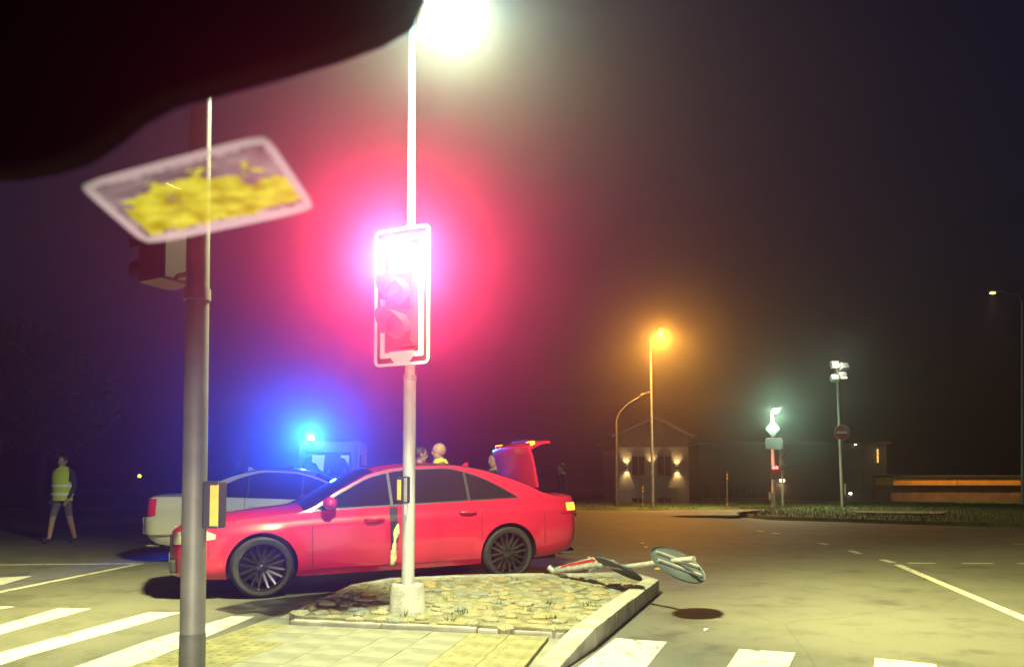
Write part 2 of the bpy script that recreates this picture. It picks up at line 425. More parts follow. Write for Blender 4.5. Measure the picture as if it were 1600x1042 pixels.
for i in range(-9, int(WL/ST)+3):
    for j in range(0, 9):
        ctr = Vector((wA.x, wA.y, 0)) + wu*(i+.5)*ST + wv*(j+.5)*ST + wv*.01
        p2 = Vector((ctr.x, ctr.y))
        if side(p2, left_line) > -.13*1 or side(p2, right_line) > -.02: continue
        kind = 'tactile' if (inq(p2, tact_l) or inq(p2, tact_r)) else 'slab'
        h = .068 + random.uniform(-.0012, .0012)
        o = link('tactile_slab' if kind == 'tactile' else 'paving_slab', slab_mesh(kind, ST-.003, ST-.003), isl, (ctr.x, ctr.y, h), math.atan2(wu.y, wu.x))

# ------------------------------------------------------------------ far verge, path, buildings
def mound(name, px, zc, m_, n=40):
    pts = [G(x, y) for x, y in px]; c = sum(pts, Vector())/len(pts); b = MB()
    ring = []
    for k, s, z in ((0, 1, .0), (1, .985, .11), (2, .8, .11+zc*.5), (3, .45, .11+zc)):
        ring += [(c.x+(p.x-c.x)*s, c.y+(p.y-c.y)*s, z) for p in pts]
    n = len(pts); f = [(k*n+i, k*n+(i+1)%n, (k+1)*n+(i+1)%n, (k+1)*n+i) for k in range(3) for i in range(n)] + [tuple(range(3*n, 4*n))]
    return tag(b.add(ring, f).build(name, m_, smooth=40), kind='structure'), pts
verge, vp = mound('grass_verge', [(1150, 803), (1162, 808), (1200, 812), (1300, 815), (1450, 820), (1600, 824), (1800, 830), (1900, 800), (1700, 795), (1400, 793), (1250, 794), (1185, 798)], .06, M['lawn'])
far_v, fp = mound('far_lawn', [(700, 797), (1000, 797.5), (1180, 795.5), (1300, 792.5), (2000, 792), (2600, 775), (-600, 775), (-500, 796), (200, 797)], .02, M['lawn'])
gb = MB(); rr = random.Random(5)
def blades(pts, n, zbase, hmax):
    xs_ = [p.x for p in pts]; ys_ = [p.y for p in pts]; k = 0
    while k < n:
        x = rr.uniform(max(-6, min(xs_)), min(32, max(xs_))); y = rr.uniform(min(ys_), min(max(ys_), 44))
        k += 1
        if not inside((x, y), pts): continue
        h = rr.uniform(.05, hmax); a = rr.uniform(0, 3.14); dx, dy = math.cos(a)*.02, math.sin(a)*.02
        gb.add([(x-dx, y-dy, zbase), (x+dx, y+dy, zbase), (x+rr.gauss(0, .04), y+rr.gauss(0, .04), zbase+h)], [(0, 1, 2)])
blades(vp, 26000, .09, .20); blades(fp, 16000, .05, .2)
tag(gb.build('grass', M['grass'], fix=False), 'short rough grass on the far verges', 'grass', kind='stuff')
pth = MB()
for px in ([(1040, 798.5), (1200, 797.5), (1150, 802.5), (1060, 800.5)], [(1330, 800), (1480, 801), (1470, 805), (1340, 803)]):
    pts = [G(x, y, .16) for x, y in px]
    pth.add([(p.x, p.y, .215) for p in pts], [(0, 1, 2, 3)])
tag(pth.build('footpath', M['slab']), kind='structure')

def quad_at(mb_, x0, x1, y0, y1, Y, depth):           # box seen over photo rectangle at distance Y
    a = P(x0, y1, Y); b = P(x1, y0, Y)
    mb_.box(((a.x+b.x)/2, Y + depth/2, (a.z+b.z)/2), (b.x-a.x, depth, b.z-a.z)); return mb_

# two-storey house with up-and-down wall lights
YH = 42.0
hb = P(1020, 795, YH)
house = thing('house', 'two-storey pale gabled house with glowing wall lights behind orange lamp', 'house', (hb.x, YH, 0))
inv = Vector((hb.x, YH, 0))
def hp(x, y, dy=0): p = P(x, y, YH) - inv; return Vector((p.x, dy, p.z))
wl_, wr_ = hp(966, 700).x, hp(1076, 700).x; ze = hp(0, 680).z; zr = hp(0, 655).z; mid = hp(1019, 0).x
wall = MB(); D = 7.0
z_split = hp(0, 698).z
wall.box(((wl_+wr_)/2, D/2, z_split/2 - .25), (wr_-wl_, D, z_split+.5)).build('wall', M['render'], house)
MB().prism([(wl_, .01, z_split), (wr_, .01, z_split), (wr_, .01, ze), (mid, .01, zr), (wl_, .01, ze)], (0, D-.02, 0)).build('gable', M['brickdark'], house)
rf = MB()
for sgn, xe in ((-1, wl_), (1, wr_)):
    ov = xe + sgn*.42; zz = ze - (zr-ze)/(abs(xe-mid))*.42
    rf.prism([(mid, -.35, zr+.02), (ov, -.35, zz+.02), (ov, -.35, zz+.14), (mid, -.35, zr+.16)], (0, D+.6, 0))
roof = rf.build('roof', M['roof'], house)
for sgn, xe in ((-1, wl_), (1, wr_)):
    ov = xe + sgn*.42; zz = ze - (zr-ze)/(abs(xe-mid))*.42
    MB().prism([(mid, -.39, zr+.03), (ov, -.39, zz+.03), (ov, -.39, zz+.15), (mid, -.39, zr+.17)], (0, .035, 0)).build('barge_board', M['render'], roof)
def window(par, x0, x1, z0, z1, y, nx=2, frame=M['render'], fw=.05):
    wdw = MB().box(((x0+x1)/2, y-.01, (z0+z1)/2), (x1-x0, .03, z1-z0)).build('window', M['bglass'], par)
    f = MB()
    for x in [x0 + (x1-x0)*k/nx for k in range(nx+1)]: f.box((x, y-.03, (z0+z1)/2), (fw, .05, z1-z0+fw))
    for z in (z0, z1): f.box(((x0+x1)/2, y-.028, z), (x1-x0-fw, .05, fw))
    f.build('frame', frame, wdw); 
    MB().box(((x0+x1)/2, y-.06, z0-fw*.9), (x1-x0+.16, .14, .05)).build('sill', M['render'], wdw)
for x0, x1, y0, y1 in ((987, 1007, 712, 743), (1027, 1049, 712, 743), (987, 1007, 777, 793), (1027, 1049, 777, 793)):
    a, b = hp(x0, y1), hp(x1, y0); window(house, a.x, b.x, a.z, b.z, -.01)
MB().box(((hp(985, 0).x + hp(1051, 0).x)/2, -.05, hp(0, 762).z), (hp(1051, 0).x-hp(985, 0).x, .1, .06)).build('string_course', M['render'], house)
for x, y in ((979, 730), (1018.5, 729), (1058, 731)):
    p = hp(x, y)
    wlmp = MB().lathe([(.0, -.11), (.055, -.11), (.055, .11), (.0, .11)], (p.x, -.12, p.z), n=12).box((p.x, -.05, p.z), (.05, .1, .06)).build('wall_lamp', M['black'], house)
    for hh_ in (.112, -.112): MB().lathe([(0, hh_), (.045, hh_)], (p.x, -.12, p.z), n=12).build('lens', M['e_warm'], wlmp)
    for sgn in (1, -1):
        if x == 1018.5 and sgn < 0: continue
        l = lamp('wall_lamp_light', 'SPOT', house, (p.x, -.13, p.z + sgn*.13), (1, .68, .25), 110, .05, cone=R(100), blend=1.0)
        aim(l, (0, .18, sgn))

# dark hall beyond, with lamps
YB = 47.0
hall = thing('hall_building', 'long dark hall with wall lamps behind the no-entry pole', 'building', (P(1220, 795, YB).x, YB, 0))
i2 = Vector((P(1220, 795, YB).x, YB, 0))
def bp_(x, y): p = P(x, y, YB) - i2; return p
x0, x1 = bp_(1083, 0).x, bp_(1368, 0).x; zt = bp_(0, 694).z
MB().box(((x0+x1)/2, 5, zt/2-.4), (x1-x0, 10, zt+.8)).build('wall', M['hallwall'], hall)
MB().box(((x0+x1)/2, 5, zt+.1), (x1-x0+.5, 10.5, .2)).build('roof', M['roof'], hall)
for k in range(5):
    a, b = bp_(1100 + k*22, 778), bp_(1115 + k*22, 757); window(hall, a.x, b.x, a.z, b.z, -.01, frame=M['hallwall'])
a, b = bp_(1350, 795), bp_(1364, 735)
dr = MB().box(((a.x+b.x)/2, -.02, b.z/2-.2), (b.x-a.x, .06, b.z+.4)).build('door', M['boxgrey'], hall)
MB().box((a.x+.08, -.07, .9), (.04, .05, .14)).build('handle', M['chrome'], dr)
for x, y, kind in ((1221, 750, 'w'), (1335, 693.5, 's'), (1327, 770, 's'), (1367, 712, 'a')):
    p = bp_(x, y)
    lb = MB().box((p.x, -.08, p.z+.06), (.22, .16, .05)).build('wall_lamp', M['black'], hall)
    if kind == 'w':
        MB().ball((p.x, -.12, p.z-.02), (.17, .1, .10), 10, 6).build('lens', M['e_warm'], lb)
        l = lamp('wall_lamp_light', 'SPOT', hall, (p.x, -.22, p.z-.1), (1, .5, .22), 90, .05, cone=R(120), blend=.6); aim(l, (0, .25, -1))
    elif kind == 's':
        MB().ball((p.x, -.12, p.z-.01), (.10 if y > 700 else .05, .05, .035), 8, 5).build('lens', M['e_green'], lb)
    else:
        MB().box((p.x+.12, -.12, p.z), (.07, .05, .85)).build('lens', glow('amber_strip', (1, .55, .1), 1.6), lb)
        l = lamp('wall_lamp_light', 'POINT', hall, (p.x+.1, -.3, p.z), (1, .6, .2), 6, .1)

# low range with an orange fascia, right edge
YO = 45.0
low = thing('low_building', 'low brown-walled building with long orange fascia at the right edge', 'building', (P(1500, 795, YO).x, YO, 0))
i3 = Vector((P(1500, 795, YO).x, YO, 0))
def op_(x, y): return P(x, y, YO) - i3
x0, x1 = op_(1374, 0).x, op_(1760, 0).x
z0, z1 = op_(0, 758).z, op_(0, 745).z
MB().box(((x0+x1)/2, 3, z0/2-.3), (x1-x0, 6, z0+.6)).build('wall', M['lowwall'], low)
n = 4
for k in range(n):
    xa = x0 + (x1-x0)*k/n + .02; xb = x0 + (x1-x0)*(k+1)/n - .02
    MB().box(((xa+xb)/2, 2.9, (z0+z1)/2), (xb-xa, 6.4, z1-z0-.01)).build('fascia_panel', M['fascia'], low)
MB().box(((x0+x1)/2, 3, z1+.06), (x1-x0+.3, 6.9, .1)).build('roof', M['roof'], low)

# trees as dark masses against the sky
def tree(px, Y, ytop, spread, label, seed, group='trees beyond the junction'):
    b = P(px, 795, Y); rr = random.Random(seed); H = P(px, ytop, Y).z
    t = thing('tree', label, 'tree', (b.x, Y, 0), 0, group)
    tr = MB(); tips = []
    tr.tube([(0, 0, -.1), (.05, 0, H*.25), (.1, .05, H*.5), (0, .1, H*.8)], [H*.03, H*.022, H*.016, H*.006], 8)
    for k in range(14):
        a = rr.uniform(0, 6.28); z = H*rr.uniform(.28, .7); ln = spread*rr.uniform(.5, .95)
        e = Vector((math.cos(a)*ln, math.sin(a)*ln, z + H*rr.uniform(.08, .28)))
        tr.tube([(0.05, 0.03, z), (e.x*.5, e.y*.5, z+(e.z-z)*.4), e], [H*.011, H*.007, H*.003], 5); tips.append(e)
    tr.build('trunk', M['bark'], t, smooth=50)
    cr = MB()
    cl = [(e, spread*rr.uniform(.2, .42)) for e in tips] + [(Vector((rr.gauss(0, spread*.4), rr.gauss(0, spread*.4), H*rr.uniform(.45, .95))), spread*rr.uniform(.22, .4)) for _ in range(16)]
    for c_, r_ in cl:
        for _ in range(230):
            d = Vector((rr.gauss(0, 1), rr.gauss(0, 1), rr.gauss(0, .8))).normalized()*r_*rr.uniform(.4, 1.1)
            p = c_ + d; s = rr.uniform(.14, .32); u = Vector((rr.gauss(0, 1), rr.gauss(0, 1), rr.gauss(0, 1))).normalized(); v = u.orthogonal().normalized()
            cr.add([p-u*s, p+v*s*.5, p+u*s, p-v*s*.5], [(0, 1, 2, 3)])
    cr.build('crown', M['leaf'], t, fix=False)
tree(60, 34, 520, 3.6, 'dark leafy tree at far left behind the walker in hi-vis', 3)

# ------------------------------------------------------------------ street lamps and far poles
def pole_mesh(b, x0, y0, x1, y1, Y, r0, r1, n=10):     # straight pole from (x0,y0) up to (x1,y1), local to ground point
    a = P(x0, y0, Y); c = P(x1, y1, Y); o = Vector((a.x, Y, 0))
    b.tube([Vector((0, 0, 0)), c - o], [r0, r1], n); return o, c - o

# orange sodium lamp
a = P(1020, 795, 34); tp = P(1016, 530, 34)
o_ = thing('street_lamp', 'slender street lamp with orange sodium light in front of the house', 'street lamp', (a.x, 34, 0))
tv = tp - Vector((a.x, 34, 0))
MB().tube([(0, 0, 0), tv], [.075, .045], 10).build('pole', M['galv'], o_, smooth=40)
MB().tube([tv, tv + Vector((.1, -.2, .12)), tv + Vector((.3, -.6, .18))], .03, 8).build('arm', M['galv'], o_, smooth=40)
hd = MB().box(tv + Vector((.3, -.75, .24)), (.26, .6, .14)).build('lamp_head', M['steel_paint'], o_, bevel=.04)
MB().ball(tv + Vector((.3, -.78, .15)), (.13, .22, .10), 12, 8).build('lens', M['e_orange'], hd, smooth=60)
lamp('sodium_light', 'POINT', o_, tv + Vector((.3, -1.1, .10)), (1, .20, .005), 210, .1)
l = lamp('sodium_beam', 'SPOT', o_, tv + Vector((.3, -.8, .05)), (1, .42, .05), 10500, .1, cone=R(140), blend=.6); aim(l, (0, -.35, -1))

# pale LED lamp with signs and a small red signal
a = P(1209, 797, 33); tp = P(1206, 645, 33); b0 = Vector((a.x, 33, 0)); tv = tp - b0
g_ = thing('street_lamp', 'short street lamp with greenish white light carrying two sign backs', 'street lamp', b0)
MB().tube([(0, 0, 0), tv], [.085, .06], 12).build('pole', M['whitepole'], g_, smooth=40)
hd = MB().box(tv + Vector((.1, -.15, .12)), (.22, .46, .09)).build('lamp_head', M['galv'], g_, bevel=.03)
MB().ball(tv + Vector((.1, -.17, .05)), (.14, .2, .07), 12, 8).build('lens', M['e_green'], hd, smooth=60)
lamp('led_light', 'POINT', g_, tv + Vector((.1, -.55, .02)), (.50, 1, .66), 480, .08)
l = lamp('led_beam', 'SPOT', g_, tv + Vector((.1, -.2, -.05)), (.85, 1, .6), 1500, .08, cone=R(130), blend=.6); aim(l, (0, -.2, -1))
def lp(x, y): return P(x, y, 33) - b0
ctr = lp(1206.5, 670)
q = [ctr + Vector((dx, -.09, dz)) for dx, dz in ((0, .37), (.33, 0), (0, -.37), (-.33, 0))]
MB().prism(q, (0, .02, 0)).build('diamond_sign', M['signback'], g_, bevel=.004)
ctr = lp(1208, 693)
MB().box(ctr + Vector((0, -.1, 0)), (.75, .02, .50)).build('sign_plate', M['signback'], g_, bevel=.004)
MB().box(lp(1205, 775) + Vector((-.05, -.08, 0)), (.12, .14, .35)).build('button_box', M['galv'], g_, bevel=.01)
for dx, px in ((0, 1206), (1, 1211)):
    c_ = lp(px, 730.5)
    h_ = MB().box(c_ + Vector((0, -.12 - .01*dx, -.22)), (.14, .16, .62)).build('signal_housing', M['black'], g_, bevel=.01)
    MB().ball(c_ + Vector((0, -.21, 0)), (.07, .02, .07), 12, 6).build('signal_lens', M['e_redsmall'], h_)
lamp('far_red_light', 'POINT', g_, lp(1206, 730) + Vector((0, -.35, 0)), (1, .05, .06), 25, .06)
# tiny second signal head behind
c_ = P(1222, 722, 34.5)
s_ = thing('signal_pole', 'dark pedestrian signal post right of the short lamp', 'traffic light', (c_.x, 34.5, 0))
MB().tube([(0, 0, 0), (0, 0, c_.z+.2)], .05, 10).build('pole', M['steel_paint'], s_)
MB().box((0, -.1, c_.z+.1), (.3, .2, .9)).build('signal_housing', M['black'], s_, bevel=.02)
for k in range(2): MB().lathe([(.10, 0), (.10, -.14)], (0, -.2, c_.z+.3-k*.4), 'y', 12).build('visor', M['black'], s_)

# pole with floodlights and a no-entry sign
YN = 32.5
a = P(1318, 797, YN); tp = P(1308, 570, YN); b0 = Vector((a.x, YN, 0)); tv = tp - b0
n_ = thing('camera_mast', 'leaning grey mast with floodlights on top and red no-entry sign', 'mast', b0)
MB().tube([(0, 0, 0), tv], [.10, .06], 12).build('pole', M['steel_paint'], n_, smooth=40)
MB().tube([(0, 0, 0), (0, 0, .12)], [.2, .18], 14).build('base', M['concrete'], n_)
def np_(x, y): return P(x, y, YN) - b0
c_ = np_(1313.5, 675.5)
sg = MB().lathe([(0, -.012), (.34, -.012), (.34, .012), (0, .012)], c_ + Vector((0, -.12, 0)), 'y', 28).build('no_entry_sign', M['signred'], n_)
MB().box(c_ + Vector((0, -.136, 0)), (.46, .006, .11)).build('white_bar', M['signwhite'], sg)
MB().lathe([(.325, 0), (.342, 0), (.342, -.004), (.325, -.004)], c_ + Vector((0, -.133, 0)), 'y', 28).build('white_rim', M['signwhite'], sg)
MB().tube([np_(1298, 570)+Vector((0, -.05, 0)), np_(1319, 572)+Vector((0, -.05, 0))], .035, 8).build('crossbar', M['galv'], n_)
MB().tube([np_(1298, 590)+Vector((0, -.05, 0)), np_(1318, 592)+Vector((0, -.05, 0))], .03, 8).build('crossbar', M['galv'], n_)
for x, y, lit in ((1301, 571, 1), (1316, 574, 0), (1313, 588, 1), (1301, 592, 0)):
    c_ = np_(x, y)
    f_ = MB().box(c_ + Vector((0, -.2, 0)), (.32, .22, .26), rx=-.5).build('floodlight', M['galv'], n_, bevel=.02)
    if lit: MB().box(c_ + Vector((0, -.33, -.05)), (.2 if x < 1310 else .26, .02, .14 if x < 1310 else .22), rx=-.5).build('lens', M['e_green'] if x < 1310 else glow('floodlight_face', (1, .95, .6), 2.5), f_)
lamp('floodlight_glow', 'POINT', n_, np_(1303, 572) + Vector((0, -.5, 0)), (.9, 1, .75), 40, .05)
MB().box(np_(1323, 770) + Vector((-.05, -.1, .15)), (.16, .14, .5)).build('control_box', M['steel_paint'], n_, bevel=.01)

# arched mast, left of the house; lamp at right edge
b0 = Vector((P(963, 797, 34.5).x, 34.5, 0)); q_ = lambda x, y: P(x, y, 34.5) - b0
t_ = thing('lamp_mast', 'dim bluish mast with curved arm left of the house', 'mast', b0)
MB().tube([(0, 0, 0), q_(962.5, 655)], [.08, .06], 10).build('pole', M['steel_paint'], t_, smooth=40)
MB().tube([q_(962.5, 656), q_(968, 644), q_(982, 630), q_(1004, 617)], [.05, .045, .04, .03], 8).build('arm', M['steel_paint'], t_, smooth=40)
MB().box(q_(1008, 615), (.5, .2, .1), ry=-.3).build('lamp_head', M['steel_paint'], t_, bevel=.03)
b0 = Vector((P(1598, 797, 38).x, 38, 0)); q_ = lambda x, y: P(x, y, 38) - b0
t_ = thing('street_lamp', 'tall street lamp at right edge with tiny amber light on long arm', 'street lamp', b0)
MB().tube([(0, 0, 0), q_(1597, 470)], [.09, .05], 10).build('pole', M['galv'], t_, smooth=40)
MB().tube([q_(1597, 471), q_(1590, 460), q_(1562, 455)], [.05, .04, .03], 8).build('arm', M['steel_paint'], t_, smooth=40)
hd = MB().box(q_(1554, 454.5), (.55, .25, .12)).build('lamp_head', M['steel_paint'], t_, bevel=.04)
MB().ball(q_(1551, 458), (.16, .1, .05), 10, 6).build('lens', glow('far_amber_light', (1, .5, .08), 7), hd)
l = lamp('amber_beam', 'SPOT', t_, q_(1551, 458) + Vector((0, -.05, -.12)), (1, .6, .2), 9000, .08, cone=R(64), blend=.9); aim(l, (.35, .72, -1))
b0 = Vector((P(218, 797, 40).x, 40, 0)); q_ = lambda x, y: P(x, y, 40) - b0
t_ = thing('post_lamp', 'distant little amber lamp post left of the grey pole', 'lamp post', b0)
MB().tube([(0, 0, 0), q_(218, 746)], .04, 8).build('post', M['black'], t_)
MB().ball(q_(218, 743.5), (.09, .09, .09), 10, 6).build('lens', glow('small_amber_light', (1, .5, .05), 6), t_)
MB().lathe([(.13, 0), (.02, .08), (0, .08)], q_(218, 741), n=10).build('cap', M['black'], t_)
for px, y0 in ((1004, 757), (1136, 737)):
    b0 = Vector((P(px, 797, 35.5).x, 35.5, 0)); q_ = lambda x, y: P(x, y, 35.5) - b0
    t_ = thing('marker_post', 'slim dark post with small reflectors ' + ('in front of the house' if px < 1100 else 'before the dark hall'), 'post', b0, 0, 'slim reflector posts')
    MB().tube([(0, 0, 0), q_(px, y0)], .03, 8).build('post', M['steel_paint'], t_)
    for yy_ in (y0 + 5, y0+10, 788): MB().box(q_(px, yy_) + Vector((0, -.035, 0)), (.07, .02, .07)).build('reflector', M['boxyellow'], t_)

# ------------------------------------------------------------------ near pole with signal head seen from the side
def pole_xy(x, y, Y): p = P(x, y, Y); return p
YP = 3.75
pb = P(300, 1050, YP); pt = P(313.5, 120, YP)
axis = (pt - pb)
foot_p = pb + axis * ((0 - pb.z)/axis.z); head_p = pb + axis * ((4.3 - pb.z)/axis.z)
np1 = thing('signal_pole', 'weathered grey steel signal pole nearest the camera on the left', 'traffic light', foot_p)
lo_ = lambda p: p - foot_p
MB().tube([(0, 0, -.02), lo_(foot_p.lerp(head_p, .33)), lo_(head_p)], [.061, .058, .052], 28).build('pole', M['steel_paint'], np1, smooth=40)
MB().tube([(0, 0, -.01), (0, 0, .06)], [.16, .15], 20).build('base', M['concrete'], np1)
ct = foot_p.lerp(head_p, (P(0, 990, YP).z)/4.3)
MB().tube([(0, 0, .0), lo_(foot_p.lerp(head_p, P(300, 988, YP).z/4.3))], [.0625, .0618], 28).build('dark_lower_sleeve', mat('dark_pole_grey', (.075, .08, .065), .6, var=.3, scale=6, bump=.1), np1, smooth=40)  # darker tube around the lower end of the pole
# push-button box on the right
c_ = P(338, 788, YP-.01)
bx = MB().box(lo_(c_) + Vector((-.005, -.01, 0)), (.085, .10, .235)).build('button_box', M['boxgrey'], np1, bevel=.008)
MB().box(lo_(P(344, 789, YP)) + Vector((0, -.076, 0)), (.040, .010, .20)).build('panel', M['boxyellow'], bx, bevel=.003)
MB().box(lo_(P(332, 758, YP)) + Vector((-.015, .0, 0)), (.03, .06, .03)).build('bracket', M['galv'], bx)
# signal head, its back and side towards us, facing left
hc = lo_(P(262, 372, YP+.12))
hz = R(62)
sh = MB().box(hc, (.20, .20, .50), rz=hz).build('signal_housing', M['black'], np1, bevel=.015)
fw = Matrix.Rotation(hz, 3, 'Z') @ Vector((0, 1, 0))     # facing direction (to the left, away)
for k in range(3):
    c2 = hc + fw*.11 + Vector((0, 0, .16-.16*k))
    m_ = Matrix.Rotation(hz, 3, 'Z')
    MB().lathe([(.07, 0), (.075, .10)], c2, 'y', 18, m_, a0=R(-30), a1=R(210)).build('visor', M['black'], sh)
    MB().lathe([(0, .012), (.068, .004)], c2, 'y', 18, m_).build('lens', M['lens_dark'], sh)
for dz in (-.22, .22):
    b_ = hc + Vector((0, 0, dz)); e = lo_(foot_p.lerp(head_p, (foot_p.z + b_.z)/4.3))
    MB().tube([b_, e], .018, 8).build('bracket', M['steel_paint'], sh)
MB().tube([lo_(P(308, 452, YP)) , lo_(P(308, 470, YP))], .066, 24).build('clamp', M['steel_paint'], np1)

# ------------------------------------------------------------------ island signal pole with lit red lamp
f0 = gi(637, 952); f0.z = ZI - .02
YS = f0.y
s1 = thing('traffic_light', 'white pole with red traffic light on white-edged backboard, bright lamp on top', 'traffic light', f0)
l1 = lambda p: p - f0
MB().lathe([(0, -.02), (.165, -.02), (.16, .0), (.137, .215), (.128, .235), (0, .235)], (0, 0, 0), n=32).build('base', M['concrete'], s1, smooth=35)
up1 = l1(P(640.5, 590, YS)); up2 = l1(P(644, 75, YS)); 
MB().tube([(0, 0, .2), up1], [.055, .053], 24).build('pole', M['whitepole'], s1, smooth=40)
MB().tube([up1 - Vector((0, 0, .1)), up1 + Vector((0, 0, .05)), up2, up2 + (up2-up1)*.12], [.050, .042, .030, .028], 24).build('mast', M['whitepole'], s1, smooth=40)
MB().tube([up1 - Vector((0, 0, .03)), up1 + Vector((0, 0, .02))], .058, 24).build('collar', M['galv'], s1, smooth=40)
# lamp on the mast top
ar = P(690, 8, YS-.85) - f0
MB().tube([up2 + (up2-up1)*.10, up2 + (up2-up1)*.13 + Vector((.03, -.01, .05)), ar + Vector((.0, .0, .07))], [.028, .026, .022], 12).build('arm', M['whitepole'], s1, smooth=40)
lh = MB().box(ar + Vector((.05, -.02, .07)), (.34, .20, .07)).build('lamp_head', M['galv'], s1, bevel=.02)
MB().box(ar + Vector((.06, -.02, .022)), (.24, .15, .03)).build('lens', M['e_white'], lh, bevel=.008)
for nm, dv, pw, cn, bl in (('street_lamp_light', (.05, .10, -1), .40, 136, .5), ('street_lamp_side_light', (-.88, .10, -.44), 1.6, 92, .9), ('street_lamp_side_light', (.88, .12, -.42), 1.8, 92, .9)):
    lo = lamp(nm, 'SPOT', s1, ar + Vector((.06, -.02, -.02)), (1, .93, .29), LAMP_E*pw, .26, cone=R(cn), blend=bl); aim(lo, dv)
tocam = (Vector((0, 0, CAMH)) - f0 - ar).normalized()
lamp('street_lamp_glow', 'POINT', s1, ar + Vector((.06, -.02, .02)) + tocam*.10, (.50, .98, 1), LAMP_GLOW, .08)
# button box
c_ = l1(P(630, 765, YS-.06))
bx = MB().box(c_, (.10, .07, .225), rz=-.35).build('button_box', M['boxgrey'], s1, bevel=.008)
MB().box(c_ + Vector((-.029, -.038, 0)), (.034, .012, .17), rz=-.35).build('panel', M['boxyellow'], bx, bevel=.003)
MB().box(c_ + Vector((.026, -.046, 0)), (.028, .012, .2), rz=-.35).build('cover', M['galv'], bx, bevel=.003)
MB().box(l1(P(634, 796, YS-.055)), (.035, .02, .10)).build('plate', M['galv'], s1, bevel=.004)
# head: turned a little to the left of the camera
hc = l1(P(625.5, 462, YS - .20)); rz = R(-24)
H3 = Matrix.Rotation(rz, 3, 'Z')
hx = lambda x, y, z: hc + H3 @ Vector((x, y, z))
BW, BH = .54, 1.17
def rrect(w_, h_, r_, y, n=6):
    out = []
    for cx, cz, a0 in ((w_/2-r_, h_/2-r_, 0), (-w_/2+r_, h_/2-r_, 90), (-w_/2+r_, -h_/2+r_, 180), (w_/2-r_, -h_/2+r_, 270)):
        for k in range(n+1):
            a = R(a0 + 90*k/n); out.append(hx(cx + r_*math.cos(a), y, cz + r_*math.sin(a)))
    return out
def ring(w_, h_, r_, t, y, d):
    b = MB(); o1 = rrect(w_, h_, r_, y); i1 = rrect(w_-2*t, h_-2*t, max(.004, r_-t), y); n = len(o1)
    o2 = rrect(w_, h_, r_, y+d); i2_ = rrect(w_-2*t, h_-2*t, max(.004, r_-t), y+d)
    b.add(o1+i1+o2+i2_, [f for i in range(n) for j in [(i+1)%n] for f in ((i, j, n+j, n+i), (2*n+i, 3*n+i, 3*n+j, 2*n+j), (i, 2*n+i, 2*n+j, j), (n+i, n+j, 3*n+j, 3*n+i))])
    return b
bb = MB().prism(rrect(BW, BH, .05, .03), H3 @ Vector((0, .012, 0))).build('backboard', M['black'], s1)
ring(BW, BH, .05, .024, .018, .011).build('white_border', M['signwhite'], bb)
ring(BW-.12, BH-.14, .012, .042, .018, .011).build('white_inner_border', M['signwhite'], bb)
for sx in (-1, 1):
    for sz in (-1, 1): MB().lathe([(0, -.006), (.007, -.006), (.007, 0)], hx(sx*.22, .03, sz*.545), 'y', 8, H3).build('bolt', M['chrome'], bb)
hs = MB(); hs.box(hx(.03, -.02, -.01), (.26, .09, .86), rz=rz); hs = hs.build('signal_housing', M['black'], s1, bevel=.02)
MB().lathe([(0, -.0), (.12, 0), (.10, .03), (0, .03)], hx(.03, -.02, -.47), 'y', 20, H3, R(180), R(360)).build('bottom_cap', M['signwhite'], hs)
for k in range(3):
    cz = .28 - .28*k
    door = MB().box(hx(.03, -.073, cz), (.25, .02, .268), rz=rz).build('lamp_door', M['black'], hs, bevel=.006)
    if k == 0:
        MB().lathe([(0, -.045), (.05, -.04), (.09, -.022), (.104, 0)], hx(.03, -.085, cz), 'y', 28, H3).build('lens', M['e_red'], door, smooth=60)
    else:
        MB().lathe([(0, -.035), (.05, -.032), (.09, -.018), (.104, 0)], hx(.03, -.085, cz), 'y', 28, H3).build('lens', M['lens_dark'], door, smooth=60)
    # cowl visor: a scoop open underneath, longer on top
    b = MB(); n = 20; vs = []; fs = []
    for i in range(n+1):
        a = R(-25 + 230*i/n); ln = .09 + .17*max(0, math.sin(a))
        for rad, y in ((.118, -.083), (.118, -.083-ln), (.112, -.083-ln), (.112, -.083)):
            vs.append(hx(.03+rad*math.cos(a), y, cz + rad*math.sin(a) - (.0 if y > -.1 else .012)))
    for i in range(n):
        for j in range(4): fs.append((i*4+j, (i+1)*4+j, (i+1)*4+(j+1)%4, i*4+(j+1)%4))
    b.add(vs, fs).build('visor', M['black'], door, smooth=50)
for dz in (-.3, .3): MB().tube([hx(.0, .04, dz), l1(P(641, 462, YS)) + Vector((0, 0, dz))], .02, 8).build('bracket', M['steel_paint'], s1)
rl = lamp('red_signal_light', 'SPOT', s1, hx(.03, -.1, .28) + (Vector((0, 0, CAMH)) - f0 - hx(.03, -.1, .28)).normalized()*.30, (1, .05, .15), 8600, .28, cone=R(50), blend=1.0)
aim(rl, Vector((1.5, -5.9, -1.5)))

